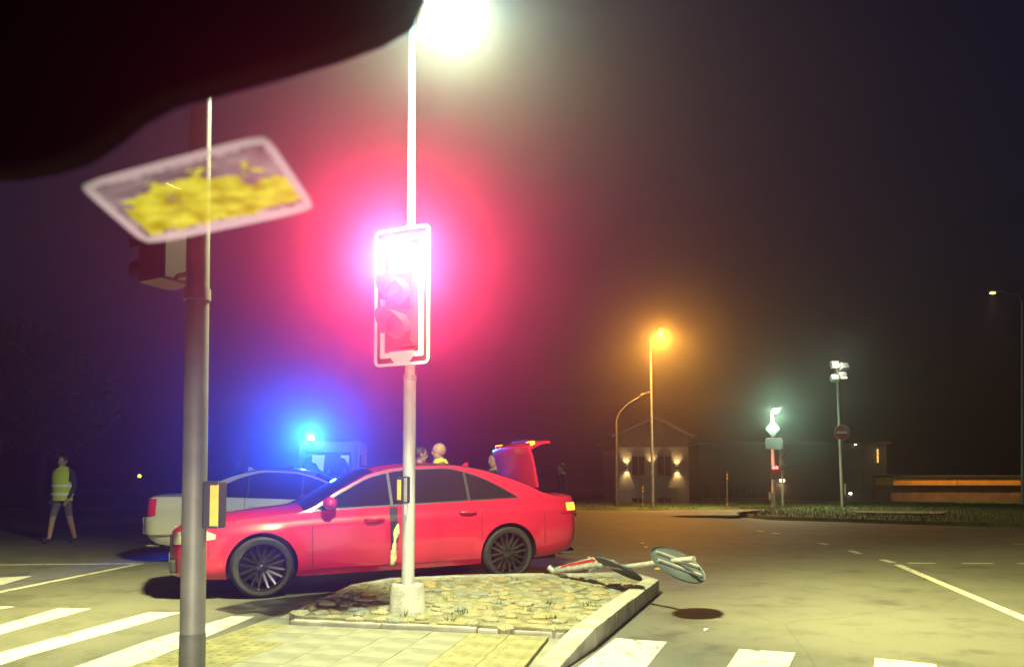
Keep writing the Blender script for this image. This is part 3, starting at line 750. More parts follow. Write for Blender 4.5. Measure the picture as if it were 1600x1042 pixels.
# ------------------------------------------------------------------ fallen signpost and debris
A_ = G(866, 893, .16); E_ = P(1082, 873, 6.62)
fs_ = thing('fallen_sign_post', 'knocked-over signpost with two round sign backs lying over the island corner', 'sign', (A_.x, A_.y, 0))
O_ = Vector((A_.x, A_.y, 0)); lf = lambda p: p - O_
def along(px, py):                       # point on the leaning post seen at photo column px
    lo_t, hi_t = 0., 1.2
    for _ in range(40):
        t_ = (lo_t+hi_t)/2; p = A_.lerp(E_, t_)
        if 800 + F*p.x/p.y < px: lo_t = t_
        else: hi_t = t_
    return P(px, py, p.y)
MB().tube([lf(along(864, 894)), lf(along(935, 883)), lf(along(975, 886)), lf(along(1022, 880)), lf(along(1084, 873))], .027, 14).build('post', M['dullwhite'], fs_, smooth=40)
sa, sb = along(857, 885), along(867, 894); MB().tube([lf(sa), lf(sb)], .034, 14).build('post_stub', M['galv'], fs_, smooth=40)
def disc(name, c, r, nrm, m_, par, t=.005):
    q = Vector(nrm).normalized().to_track_quat('Z', 'Y').to_matrix()
    o = MB().lathe([(0, -t), (r-.006, -t), (r, -t+.012), (r+.004, -t+.012), (r+.004, -t-.004), (0, -t-.004)], lf(c), 'z', 40, q).build(name, m_, par, smooth=35); return o, q
c1 = along(1060, 875); d1, q1 = disc('round_sign', c1 + Vector((0, .02, -.04)), .265, (.34, -.40, .85), M['signback'], fs_)
for off in (.075, -.075):
    o = MB().box((0, 0, 0), (.42, .028, .02)).build('rail', M['galv'], d1)
    o.matrix_local = Matrix.Translation(lf(c1 + Vector((0, .02, -.04)))) @ (q1 @ Matrix.Rotation(R(-40), 3, 'Z')).to_4x4() @ Matrix.Translation((0, off, .012))
c2 = along(968, 883); d2, q2 = disc('round_sign', c2 + Vector((0, .03, -.035)), .25, (.42, .18, .80), M['signback'], fs_)
for off in (.06, -.06):
    o = MB().box((0, 0, 0), (.38, .028, .02)).build('rail', M['galv'], d2)
    o.matrix_local = Matrix.Translation(lf(c2 + Vector((0, .03, -.035)))) @ (q2 @ Matrix.Rotation(R(-40), 3, 'Z')).to_4x4() @ Matrix.Translation((0, off, .012))
# broken white and red board near the foot
e0, e1 = along(862, 896), along(934, 881)
MB().prism([lf(e0), lf(e1), lf(e1) + Vector((-.03, .14, .045)), lf(e0) + Vector((.0, .13, .03))], (0, .0, .02)).build('white_board', M['dullwhite'], fs_, bevel=.004)
e0, e1 = along(876, 886), along(931, 876)
MB().prism([lf(e0), lf(e1), lf(e1) + Vector((-.03, .05, .01)), lf(e0) + Vector((.02, .05, .01))], (0, .0, .008)).build('red_board', M['signred'], fs_)
MB().tube([lf(along(936, 882)), lf(along(922, 891))], .02, 8).build('clamp', M['galv'], fs_)
dbi = 0
for x, y, s, m_, lab in ((1032, 889, .075, 'boxyellow', 'flat yellow fragment on asphalt beneath the large fallen disc'), (1004, 849, .04, 'reflect', 'pale shard on the road above the fallen disc'),
                      (1009, 855, .03, 'reflect', 'tiny shard just below another shard beyond the fallen disc'), (920, 871, .035, 'reflect', 'pale shard behind the red car bumper'),
                      (884, 861, .03, 'chrome', 'shiny shard lying under the rear bumper of the red car'), (1103, 985, .02, 'reflect', 'tiny glass crumb by the kerb and crosswalk stripe'),
                      (1030, 848, .03, 'stone_a', 'small stone on the far side of the fallen disc')):
    g = G(x, y); rr = random.Random(dbi); dbi += 1
    poly_ = [(s*rr.uniform(.7, 1.1)*math.cos(a)*1.2, s*rr.uniform(.6, .9)*math.sin(a), 0) for a in (0.3, 1.2, 2.3, 3.4, 4.4, 5.3)]
    if x == 1032: poly_ = [(-.08, -.05, 0), (.07, -.055, 0), (.075, .05, 0), (-.075, .055, 0)]
    o = MB().prism(poly_, (.005, 0, .012)).build('debris', M[m_]); o.location = (g.x, g.y, .004); o.rotation_euler[1] = rr.uniform(-.05, .05)
    tag(o, lab, 'debris', 'crash debris on the road')

# ------------------------------------------------------------------ cars
def curve(pts):
    xs_ = [p[0] for p in pts]; ys_ = [p[1] for p in pts]; n = len(pts)
    d = [(ys_[i+1]-ys_[i])/(xs_[i+1]-xs_[i]) for i in range(n-1)]
    m_ = [d[0]] + [0 if d[i-1]*d[i] <= 0 else 2*d[i-1]*d[i]/(d[i-1]+d[i]) for i in range(1, n-1)] + [d[-1]]
    def f(x):
        if x <= xs_[0]: return ys_[0]
        if x >= xs_[-1]: return ys_[-1]
        i = 0
        while x > xs_[i+1]: i += 1
        h = xs_[i+1]-xs_[i]; t = (x-xs_[i])/h
        return (2*t**3-3*t*t+1)*ys_[i] + (t**3-2*t*t+t)*h*m_[i] + (-2*t**3+3*t*t)*ys_[i+1] + (t**3-t*t)*h*m_[i+1]
    return f

class Car:
    def __init__(s, spec): s.__dict__.update(spec)
    def X(s, st): return s.mid - st
    def side(s, st, z):               # half width of the lower flank at station st, height z
        W = s.plan(st); z0 = s.sill(st); zb = s.belt(st); t = min(1, max(0, (z-z0)/(zb-z0)))
        y = W + s.flank(t)
        for ax in (s.fa, s.ra):
            r = math.hypot(st-ax, z-s.wr); y += .014*math.exp(-((r-s.arch)/.055)**2)
        return y
    def upper(s, st, z): return s.plan(st) + s.flank(1) - s.tumble*(z - s.belt(st))
    def rail(s, st): return s.belt(st) + s.gh(st)
    def topz(s, st, y):
        zr_ = s.rail(st); yr = s.upper(st, zr_); return zr_ + max(.0, s.top(st)-zr_)*(1-min(1, abs(y)/yr)**2.4)
    def pt(s, st, y, z): return Vector((s.X(st), y, z))

def build_car(name, label, spec, paint, loc, rz, boot_open=False, damage=False):
    c = Car(spec); t = thing(name, label, 'car', loc, rz)
    sts = [c.L*k/150 for k in range(151)] + list(c.doors)
    sts = sorted(set(round(v, 4) for v in sts))
    NL, NU, NT = 20, 5, 9
    rows = NL + NU + NT + 1
    grid = []
    for st in sts:
        z0, zb = c.sill(st), c.belt(st); col = []
        for k in range(NL+1):
            z = z0 + (zb-z0)*k/NL; s2, z2 = st, z
            col.append([s2, c.side(st, z), z2])
        zr_ = c.rail(st)
        for k in range(1, NU+1):
            z = zb + (zr_-zb)*k/NU; col.append([st, c.upper(st, z), z])
        yr = c.upper(st, zr_)
        for k in range(1, NT+1):
            y = yr*(1-k/NT); col.append([st, y, c.topz(st, y)])
        grid.append(col)
    # wheel arches: drop faces inside the circle, pull the border onto it
    ins = set(); keep = []
    for i, col in enumerate(grid):
        for k in range(NL+1):
            for ax in (c.fa, c.ra):
                if math.hypot(col[k][0]-ax, col[k][2]-c.wr) < c.arch: ins.add((i, k))
    for i in range(len(sts)-1):
        for k in range(rows-1):
            q = ((i, k), (i+1, k), (i+1, k+1), (i, k+1))
            if all(v in ins for v in q): continue
            if boot_open and k >= NL+NU and sts[i] >= c.boot[0] and sts[i+1] <= c.boot[1] and grid[i][k][1] < .60: continue
            keep.append(q)
    used = {v for q in keep for v in q}
    for (i, k) in ins & used:
        p = grid[i][k]
        ax = c.fa if abs(p[0]-c.fa) < abs(p[0]-c.ra) else c.ra
        dx, dz = p[0]-ax, p[2]-c.wr; r = math.hypot(dx, dz) or 1e-6
        p[0], p[2] = ax+dx/r*c.arch, c.wr+dz/r*c.arch
        p[1] = c.side(p[0], p[2])
    d0, d1, d2 = c.doors
    def cat(q):
        i, k = q[0]
        if 2 <= k < NL:
            if d0 <= sts[i] and sts[q[1][0]] <= d1 + 1e-6: return 'd1'
            if d1 <= sts[i] and sts[q[1][0]] <= d2 + 1e-6: return 'd2'
        return 'body'
    body = MB()
    for sgn in (1, -1):
        groups = {'body': body, 'd1': MB(), 'd2': MB()}
        idx = {}
        for q in keep:
            g = groups[cat(q)]; f = []
            for v in q:
                key = (cat(q), v)
                if key not in idx:
                    idx[key] = len(g.v); st, y, z = grid[v[0]][v[1]]; g.v.append(Vector((c.X(st), sgn*y, z)))
                f.append(idx[key])
            g.f.append(tuple(f) if sgn > 0 else tuple(f[::-1]))
        for gname in ('d1', 'd2'):
            dm = groups[gname]
            if damage and sgn > 0:
                for v in dm.v:
                    st = c.mid - v.x
                    if gname == 'd1': v.y += .05*max(0, (st-d0)/(d1-d0))**1.3
                    else:
                        k_ = math.exp(-((st-d1)/.22)**2); v.y -= .035*k_*math.exp(-((v.z-.5)/.3)**2)
            o = dm.build('door', paint, t, smooth=38)
            ds = (d0, d1) if gname == 'd1' else (d1, d2)
            hs_ = ds[1]-.17; hz_ = c.belt(hs_)-.13; y_ = c.side(hs_, hz_) + (.05 if damage and sgn > 0 and gname == 'd1' else 0)
            hb_ = MB(); pp = [(c.X(hs_-.11), sgn*(y_-.01), hz_), (c.X(hs_-.09), sgn*(y_+.028), hz_+.004), (c.X(hs_), sgn*(y_+.036), hz_+.006), (c.X(hs_+.09), sgn*(y_+.028), hz_+.004), (c.X(hs_+.11), sgn*(y_-.01), hz_)]
            hb_.tube(pp, [.012, .015, .016, .015, .012], 8).build('handle', paint, o, smooth=50)
            # shut lines
            for edge in (ds if gname == 'd1' else ds[1:]):
                gp = MB(); n = 14; zs_ = [c.sill(edge)+.08+(c.belt(edge)-c.sill(edge)-.08)*k/n for k in range(n+1)]
                zs_ = [z for z in zs_ if all(math.hypot(edge-ax, z-c.wr) > c.arch+.02 for ax in (c.fa, c.ra))]
                for k in range(len(zs_)-1):
                    a_, b_ = zs_[k], zs_[k+1]; e = .0035
                    gp.add([(c.X(edge-e), sgn*(c.side(edge, a_)+.0025), a_), (c.X(edge+e), sgn*(c.side(edge, a_)+.0025), a_), (c.X(edge+e), sgn*(c.side(edge, b_)+.0025), b_), (c.X(edge-e), sgn*(c.side(edge, b_)+.0025), b_)], [(0, 1, 2, 3)])
                gp.build('shut_line', M['black'], o, fix=False)
    # nose and tail caps
    for i, fl in ((0, 1), (len(sts)-1, 0)):
        ring_ = [Vector((c.X(v[0]), v[1], v[2])) for v in grid[i]]
        full = ring_ + [Vector((v.x, -v.y, v.z)) for v in ring_[-2::-1]]
        body.add(full, [tuple(range(len(full)))])
    body.build('body', paint, t, smooth=38)
    # underside and dark core
    MB().box((c.X(c.L/2), 0, .46), (c.L-.5, 1.16, .52)).box((c.X((c.fa+c.ra)/2), 0, .30), (c.ra-c.fa-2*c.arch-.02, 1.64, .16)).build('floor_pan', M['black'], t)
    for ax in (c.fa, c.ra):
        for sgn in (1, -1):
            y_ = sgn*(c.plan(ax)-.012)
            m_ = MB(); n = 26; vs = []
            for k in range(n+1):
                a = R(-8 + 196*k/n)
                for yy_ in (y_, sgn*.56): vs.append((c.X(ax)+math.cos(a)*(c.arch-.002), yy_, c.wr+math.sin(a)*(c.arch-.002)))
            m_.add(vs, [(2*k, 2*k+1, 2*k+3, 2*k+2) for k in range(n)]).build('arch_liner', M['black'], t, fix=False)
    # glazing
    def pane(name_, s0, s1, lo, hi, off, m_, n=26, rows_=4, both=True):
        for sgn in ((1, -1) if both else (1,)):
            b = MB(); vs = []; cols = []
            for k in range(n+1):
                st = s0+(s1-s0)*k/n; a_, b_ = lo(st), hi(st)
                if b_ < a_: b_ = a_
                cols.append(b_ > a_)
                for j in range(rows_+1):
                    z = a_+(b_-a_)*j/rows_; vs.append((c.X(st), sgn*(c.upper(st, z)+off), z))
            fs = [(k*(rows_+1)+j, (k+1)*(rows_+1)+j, (k+1)*(rows_+1)+j+1, k*(rows_+1)+j+1) for k in range(n) if cols[k] or cols[k+1] for j in range(rows_)]
            if sgn > 0: fs = [f[::-1] for f in fs]
            b.add(vs, fs).build(name_, m_, t, smooth=60)
    lo = lambda st: c.belt(st)+.018; hi = lambda st: c.rail(st)-.040-c.cut*max(0, st-2.9)**1.7
    pane('window_surround', c.glz[0]-.06, c.glz[-1]+.08, lambda s_: lo(s_)-.014, lambda s_: hi(s_)+.014, .0025, M['black'], 60)
    for a_, b_ in zip(c.glz[:-1], c.glz[1:]):
        pane('side_window', a_+.012, b_-.022, lo, hi, .005, M['glass'])
    def screen(name_, s0, s1, inset, off, m_):
        b = MB(); n, mm = 18, 14; vs = []
        for k in range(n+1):
            st = s0+(s1-s0)*k/n; yr = c.upper(st, c.rail(st))-inset
            for j in range(mm+1):
                y = -yr+2*yr*j/mm; vs.append((c.X(st), y, c.topz(st, y)+off))
        b.add(vs, [(k*(mm+1)+j, (k+1)*(mm+1)+j, (k+1)*(mm+1)+j+1, k*(mm+1)+j+1) for k in range(n) for j in range(mm)]).build(name_, m_, t, smooth=60)
    screen('windscreen', *c.ws, .035, .006, M['glass'])
    screen('rear_screen', *c.rs, .07, .006, M['glass'])
    # roof seams and aerial
    for sgn in (1, -1):
        b = MB(); pp = [Vector((c.X(st), sgn*(c.upper(st, c.rail(st))-.03), c.topz(st, c.upper(st, c.rail(st))-.03)+.003)) for st in [c.ws[1]+.05+(c.rs[0]-c.ws[1]-.05)*k/16 for k in range(17)]]
        b.tube(pp, .006, 5).build('roof_seam', M['black'], t)
    fx = c.rs[0]-.18
    MB().prism([(c.X(fx), -.018, c.top(fx)-.01), (c.X(fx+.13), -.022, c.top(fx+.13)-.01), (c.X(fx+.12), -.008, c.top(fx)+.05), (c.X(fx+.10), -.006, c.top(fx)+.055)], (0, .03, 0)).build('aerial', paint, t, bevel=.004)
    # mirrors
    for sgn in (1, -1):
        ms = c.glz[0]+.14; z = c.belt(ms)+.075; y = c.upper(ms, z)
        mm_ = MB().ball((c.X(ms)+.02, sgn*(y+.12), z), (.075, .11, .07), 16, 10).build('wing_mirror', paint, t, smooth=60)
        MB().tube([(c.X(ms), sgn*(y-.02), c.belt(ms)+.01), (c.X(ms)+.01, sgn*(y+.08), z-.04)], [.03, .022], 8).build('stalk', M['black'], mm_)
        MB().ball((c.X(ms)-.052, sgn*(y+.12), z), (.012, .085, .052), 12, 8).build('mirror_glass', M['chrome'], mm_)
    # side patches on the lower flank
    def patch(name_, s0, s1, lo_z, hi_z, off, m_, par=t, n=10, rows_=4):
        for sgn in (1, -1):
            b = MB(); vs = []
            for k in range(n+1):
                st = s0+(s1-s0)*k/n
                for j in range(rows_+1):
                    z = lo_z(st)+(hi_z(st)-lo_z(st))*j/rows_; vs.append((c.X(st)+ (off if s1 < .9 else (-off if s0 > c.ra else 0)), sgn*(c.side(st, z)+off), z))
            b.add(vs, [(k*(rows_+1)+j, (k+1)*(rows_+1)+j, (k+1)*(rows_+1)+j+1, k*(rows_+1)+j+1) for k in range(n) for j in range(rows_)])
            b.build(name_, m_, par, smooth=60)
    hl = c.head; patch('headlight', hl[0], hl[1], lambda s_: hl[2]+(s_-hl[0])*.14, lambda s_: hl[3]+(s_-hl[0])*.08-max(0, (s_-hl[1]+.12))*.5, .005, M['headlens'])
    patch('indicator', hl[0]+.10, hl[0]+.16, lambda s_: hl[2]+.035, lambda s_: hl[2]+.075, .009, M['e_amber'] if damage else M['tailred'])
    tl = c.tail
    patch('tail_light', tl[0], tl[1], lambda s_: tl[2], lambda s_: tl[3], .006, M['tailred'])
    if damage: patch('rear_indicator', tl[0]+.09, tl[1]-.03, lambda s_: tl[2]+.03, lambda s_: tl[3]-.015, .012, M['e_amber'])
    # sill trim, bumper seams, rubbing strip
    patch('sill_trim', c.fa+c.arch+.03, c.ra-c.arch-.03, lambda s_: c.sill(s_)-.004, lambda s_: c.sill(s_)+.045, .012, paint if damage else M['black'], n=30)
    for st in (c.fa-c.arch-.16, c.ra+c.arch+.12):
        patch('bumper_seam', st-.003, st+.003, lambda s_: .42, lambda s_: c.belt(s_)-.18, .0025, M['black'], n=1)
    if not damage:
        patch('bumper_wrap', c.ra+c.arch+.10, c.L, lambda s_: .44, lambda s_: .70, .035, paint)
        MB().box((c.X(c.L)-.03, 0, .57), (.06, 1.30, .26)).build('bumper', paint, t, bevel=.02)
    if not damage: patch('rubbing_strip', c.fa+c.arch+.05, c.ra-c.arch-.05, lambda s_: .55, lambda s_: .60, .012, paint, n=30)
    # front grille, intakes, plates
    gx = c.X(0)
    MB().box((gx+.006, 0, .50), (.03, .62, .34)).build('grille', M['blackgloss'], t, bevel=.02)
    for sgn in (1, -1): MB().box((c.X(.03)+.0, sgn*.56, .36), (.10, .22, .14)).build('intake', M['black'], t, bevel=.02)
    MB().box((gx+.028, 0, .42), (.012, .52, .11)).build('number_plate', M['signwhite'], t)
    MB().box((c.X(c.L)-.006, 0, .70), (.014, .52, .11)).build('number_plate', M['signwhite'], t)
    MB().box((c.X(c.L)-.0, 0, .30), (.05, 1.0, .10)).build('rear_diffuser', M['black'], t, bevel=.01)
    for sgn in (1, -1): MB().tube([(c.X(c.L)+.15, sgn*.5, .27), (c.X(c.L)-.04, sgn*.5, .27)], .04, 12).build('exhaust', M['chrome'], t)
    # wheels
    wm = {}
    def tyre():
        w_ = .115; r = c.wr; return MB().lathe([(c.rim, w_*.95), (c.rim+.02, w_), (r-.035, w_*1.02), (r-.008, w_*.82), (r, w_*.6), (r, -w_*.6), (r-.008, -w_*.82), (r-.03, -w_), (c.rim, -w_)], axis='y', n=48).mesh('tyre', M['rubber'], 40)
    def rim():
        b = MB(); w_ = .115; r = c.rim
        b.lathe([(r+.006, w_*.96), (r-.008, w_*.98), (r-.018, w_*.82), (r-.03, -.06), (r-.02, -w_*.95)], axis='y', n=48)
        b.lathe([(0, w_*.62), (.035, w_*.64), (.06, w_*.56), (.07, w_*.3), (.05, 0)], axis='y', n=24)
        n = c.spokes
        for k in range(n):
            a = 2*math.pi*k/n
            for sg in (1, -1):
                def sp_(r_, da, y): return Vector((r_*math.cos(a+da), y, r_*math.sin(a+da)))
                da0, da1 = sg*.04, sg*c.spread
                wd = .0105
                p0, p1 = sp_(.05, da0, w_*.5), sp_(r-.014, da1, w_*.72)
                d = (p1-p0).normalized(); nx = d.cross(Vector((0, 1, 0))).normalized()*wd
                b.add([p0-nx*1.3, p0+nx*1.3, p1+nx, p1-nx, p0-nx*1.6+Vector((0, -.03, 0)), p0+nx*1.6+Vector((0, -.03, 0)), p1+nx*1.3+Vector((0, -.035, 0)), p1-nx*1.3+Vector((0, -.035, 0))], [(0, 1, 2, 3), (4, 7, 6, 5), (0, 4, 5, 1), (1, 5, 6, 2), (2, 6, 7, 3), (3, 7, 4, 0)])
        for k in range(5):
            a = 2*math.pi*(k+.5)/5; b.lathe([(0, w_*.60), (.011, w_*.60), (.012, w_*.5)], (.044*math.cos(a), 0, .044*math.sin(a)), 'y', 8)
        return b.mesh('rim', c.rimmat, 30)
    brake = MB().lathe([(0, .03), (.17, .03), (.17, .0), (0, 0)], axis='y', n=28).mesh('brake_disc', M['brake'], 30)
    tm, rm = tyre(), rim()
    for ax in (c.fa, c.ra):
        for sgn in (1, -1):
            we = bpy.data.objects.new('wheel', None); COL.objects.link(we); we.parent = t
            we.location = (c.X(ax), sgn*(c.plan(ax)-.125), c.wr); we.rotation_euler = (0, random.uniform(0, 6), 0 if sgn > 0 else math.pi)
            link('tyre', tm, we); link('rim', rm, we); link('brake_disc', brake, we)
    # boot lid
    if boot_open:
        s0 = c.boot[0]; hz_ = c.top(s0)+.01
        prof = [(0, 0), (.10, .004), (.25, .004), (.40, .012), (.475, .03), (.50, .022), (.515, -.02), (.535, -.10), (.545, -.17), (.535, -.29)]
        inn = [(d-.03 if d > .45 else d, z-.035) for d, z in prof[:-1]] + [(.505, -.285)]
        lid = MB(); ys = [-.60, -.57, -.3, 0, .3, .57, .60]; vs = []
        for y in ys:
            sc_ = 1 - .06*(abs(y)/.6)**4; dz = -.035*(abs(y)/.6)**3
            vs += [(-d*sc_, y, z+dz) for d, z in prof] + [(-d*sc_, y, z+dz) for d, z in inn[::-1]]
        n = len(prof)*2; fs = [(i*n+k, (i+1)*n+k, (i+1)*n+(k+1)%n, i*n+(k+1)%n) for i in range(len(ys)-1) for k in range(n)] + [tuple(range(n)), tuple((len(ys)-1)*n+k for k in range(n-1, -1, -1))]
        lo_b = lid.add(vs, fs).build('boot_lid', paint, t, smooth=38)
        lo_b.location = (c.X(s0), 0, hz_); lo_b.rotation_euler = (0, R(99), 0); lo_b.scale = (1.1, 1, 1.0)
        for sgn in (1, -1):
            MB().box((-.508, sgn*.47, -.10), (.035, .20, .11)).build('lid_lamp', M['tailred'], lo_b, bevel=.012)
            MB().box((-.505, sgn*.52, -.085), (.055, .15, .06)).build('lid_indicator', M['e_amber'], lo_b, bevel=.01)
            MB().tube([(-.02, sgn*.5, -.03), (.10, sgn*.5, -.10), (.12, sgn*.5, -.2)], .016, 8).build('hinge', M['black'], lo_b)
        MB().box((-.30, 0, -.045), (.40, .98, .014)).build('lid_lining', M['black'], lo_b)
        MB().box((-.548, 0, -.22), (.012, .5, .11)).build('plate_recess', M['black'], lo_b)
        MB().box((c.X((c.boot[0]+c.boot[1])/2), 0, .74), (c.boot[1]-c.boot[0]+.2, 1.2, .04)).build('boot_floor', M['black'], t)
    if damage:
        # torn opening at the rear edge of the front door: dark gap and cream padding hanging out
        b = MB(); n = 16
        for sgn in (1,):
            vs = []
            for k in range(n+1):
                z = .29+(c.belt(d1)-.30)*k/n; wdt = .035+.075*(k/n)**.8
                for st in (d1-.012, d1+wdt): vs.append((c.X(st), c.side(st, z)+(.012 if st < d1 else .006), z))
            b.add(vs, [(2*k, 2*k+1, 2*k+3, 2*k+2) for k in range(n)]).build('torn_gap', M['black'], t)
        b = MB(); rr = random.Random(11); vs = []; n = 18
        for k in range(n+1):
            f = k/n; z = .27+.46*f; ce = d1+.035+.06*f**2; wd = .030+.012*math.sin(f*9)+rr.uniform(-.006, .006)
            if f > .8: wd *= (1-f)/.2*.8+.2
            for j in range(5):
                u = j/4-.5; st = ce+u*2*wd; vs.append((c.X(st), c.side(d1, z)+.022+.022*math.cos(u*3)+rr.uniform(-.008, .008), z))
        b.add(vs, [(k*5+j, (k+1)*5+j, (k+1)*5+j+1, k*5+j+1) for k in range(n) for j in range(4)]).build('torn_padding', M['cream'], t, smooth=70)
    return t, c

flank = curve([(0, -.075), (.10, -.035), (.22, -.012), (.45, .0), (.72, -.010), (.79, -.014), (.83, -.030), (1, -.060)])
red_spec = dict(cut=.205, L=4.70, fa=.87, ra=3.68, mid=2.275, wr=.325, rim=.248, arch=.362, tumble=.56, spokes=8, spread=.22, rimmat=M['alloy'],
    flank=flank, plan=curve([(0, .56), (.05, .70), (.14, .79), (.35, .865), (.7, .905), (1.2, .913), (3.3, .913), (3.9, .905), (4.3, .87), (4.55, .815), (4.66, .74), (4.70, .64)]),
    sill=curve([(0, .26), (.3, .22), (1.2, .21), (3.2, .22), (4.2, .26), (4.5, .30), (4.70, .40)]),
    belt=curve([(0, .66), (.12, .73), (.35, .785), (.9, .85), (1.3, .885), (1.6, .90), (2.5, .93), (3.5, .965), (4.2, .985), (4.6, .985), (4.66, .96), (4.70, .86)]),
    top=curve([(0, .70), (.12, .785), (.35, .845), (.9, .92), (1.2, .95), (1.30, .97), (1.75, 1.20), (2.1, 1.36), (2.5, 1.425), (2.95, 1.43), (3.35, 1.385), (3.75, 1.27), (4.0, 1.165), (4.18, 1.075), (4.35, 1.05), (4.6, 1.045), (4.66, 1.02), (4.70, .90)]),
    gh=curve([(0, 0), (1.22, 0), (1.75, .23), (2.1, .38), (2.5, .438), (2.95, .435), (3.35, .375), (3.75, .25), (4.0, .145), (4.2, .05), (4.4, .0), (4.7, 0)]),
    doors=(1.38, 2.22, 3.33), glz=(1.44, 2.27, 3.20, 3.84), ws=(1.30, 2.10), rs=(3.55, 4.14), head=(.02, .42, .58, .71), tail=(4.40, 4.665, .78, .92), boot=(4.16, 4.66))
fwp = G(410, 935); rwp = Vector((P(797, 900, 8.95).x, 8.95, 0))
d = Vector((fwp.x-rwp.x, fwp.y-rwp.y, 0)).normalized(); lat = Vector((-d.y, d.x, 0))     # forward, and the car's left
if lat.y > 0: pass
rzr = math.atan2(d.y, d.x)
cen = (fwp+rwp)/2 - lat*.90
cen.z = 0
red_car, rc = build_car('sedan_car', 'bright red sedan with black wheels, torn door and raised boot lid', red_spec, M['redpaint'], cen, rzr, True, True)
red_car.rotation_euler = (0, R(-.9) * -1, rzr)
red_car.location.z = .022

silver = dict(red_spec); silver.update(dict(cut=.12, L=4.70, fa=.90, ra=3.64, mid=2.27, rim=.21, spokes=7, spread=.10, rimmat=M['galv'], wr=.32, arch=.355,
    belt=curve([(0, .60), (.12, .67), (.35, .74), (.9, .84), (1.3, .90), (1.6, .93), (2.5, .95), (3.5, .985), (4.2, 1.0), (4.6, .99), (4.66, .97), (4.70, .88)]),
    top=curve([(0, .64), (.12, .72), (.35, .80), (.9, .90), (1.3, .95), (1.46, .98), (1.9, 1.22), (2.25, 1.37), (2.6, 1.445), (2.95, 1.455), (3.35, 1.40), (3.75, 1.24), (3.95, 1.12), (4.1, 1.06), (4.35, 1.05), (4.6, 1.04), (4.66, 1.015), (4.70, .92)]),
    gh=curve([(0, 0), (1.40, 0), (1.9, .21), (2.25, .36), (2.6, .432), (2.95, .435), (3.35, .36), (3.75, .19), (3.95, .075), (4.1, .0), (4.7, 0)]),
    doors=(1.48, 2.40, 3.25), glz=(1.62, 2.42, 3.22, 3.68), ws=(1.47, 2.24), rs=(3.42, 4.02), head=(.02, .40, .60, .72), tail=(4.52, 4.68, .72, .97)))
sr = P(228, 800, 11.2); dirs = Vector((math.cos(R(9)), math.sin(R(9)), 0)); latr = Vector((dirs.y, -dirs.x, 0))   # its right side towards us
cs = Vector((sr.x, sr.y, 0)) + dirs*(4.70-2.27) - latr*.70
silver_car, scar = build_car('sedan_car', 'silver sedan standing behind the red car and the grey pole', silver, M['silverpaint'], cs, R(9))
aw = silver_car; pa = P(372, 729, 11.9) - cs; pb_ = P(409, 625, 11.9) - cs
rot = Matrix.Rotation(-R(9), 3, 'Z')
MB().tube([rot @ pa, rot @ pb_], [.006, .003], 6).build('whip_aerial', M['galv'], aw)

# ------------------------------------------------------------------ police van with blue beacon
YV = 20.0
vb = Vector((P(506, 760, YV).x, YV, 0))
van = thing('van', 'white high-roofed van with a flashing blue beacon behind the cars', 'van', vb, R(8))
prof = [(0, .35), (0, .75), (.05, 1.0), (.55, 1.22), (1.25, 2.15), (1.5, 2.40), (1.9, 2.47), (5.2, 2.47), (5.35, 2.35), (5.4, .4), (.3, .28)]
MB().prism([(-.85, d_, z) for d_, z in prof], (1.70, 0, 0)).build('body', M['vanpaint'], van, bevel=.10)
glass_van = bpy.data.materials.new('van_glass'); glass_van.use_nodes = True
nt = glass_van.node_tree; pbs = nt.nodes['Principled BSDF']; pbs.inputs['Base Color'].default_value = (.02, .03, .06, 1); pbs.inputs['Roughness'].default_value = .05
ws = MB(); n = Vector((0, -.93, .70)).normalized()
q = [Vector((-.70, .62, 1.33)), Vector((.70, .62, 1.33)), Vector((.62, 1.18, 2.07)), Vector((-.62, 1.18, 2.07))]
wsc = ws.prism([p + n*.012 for p in q], n*.012).build('windscreen', glass_van, van)
pale = mat('glow_card_cyan', (.5, .55, .6), .6, emit=(.45, .75, 1), estr=.55)  # added glowing cards before the glass, imitating pale patches of light
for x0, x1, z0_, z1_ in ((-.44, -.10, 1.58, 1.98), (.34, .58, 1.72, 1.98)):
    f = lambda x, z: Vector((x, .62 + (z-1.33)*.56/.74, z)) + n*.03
    MB().prism([f(x0, z0_+.2), f(x0+.12, z0_+.16), f(x0+.22, z0_), f(x1, z0_-.08), f(x1, z1_), f(x0, z1_)], n*.004).build('glow_card', pale, wsc)
for x in (-.55, .05, .48):
    MB().ball(Vector((x, .74, 1.52)) + n*.03, (.03, .02, .05), 8, 6).build('dashboard_item', M['reflect'], wsc)
MB().tube([q[0]+n*.04+Vector((.15, 0, .02)), q[0]+n*.04+Vector((.75, .1, .14))], .012, 6).build('wiper', M['black'], van)
for sgn in (-1, 1):
    MB().prism([(sgn*.856, 1.0, 1.40), (sgn*.856, 1.9, 1.40), (sgn*.856, 1.9, 2.02), (sgn*.856, 1.35, 2.02)], (sgn*.01, 0, 0)).build('side_window', M['glass'], van)
    MB().box((sgn*.62, .0, .86), (.34, .06, .20)).build('headlight', M['headlens'], van, bevel=.03)
    m_ = MB().box((sgn*1.0, .85, 1.55), (.18, .10, .30)).build('wing_mirror', M['black'], van, bevel=.03)
    MB().tube([(sgn*.84, .9, 1.5), (sgn*.95, .87, 1.5)], .02, 6).build('stalk', M['black'], m_)
    for ax in (.95, 4.3):
        MB().lathe([(.2, .11), (.33, .11), (.35, .06), (.35, -.06), (.33, -.11), (.2, -.11), (.0, -.05)], (sgn*.78, ax, .35), 'x', 28).lathe([(0, sgn*.08), (.2, sgn*.10)], (sgn*.78, ax, .35), 'x', 24).build('wheel', M['rubber'], van, smooth=40)
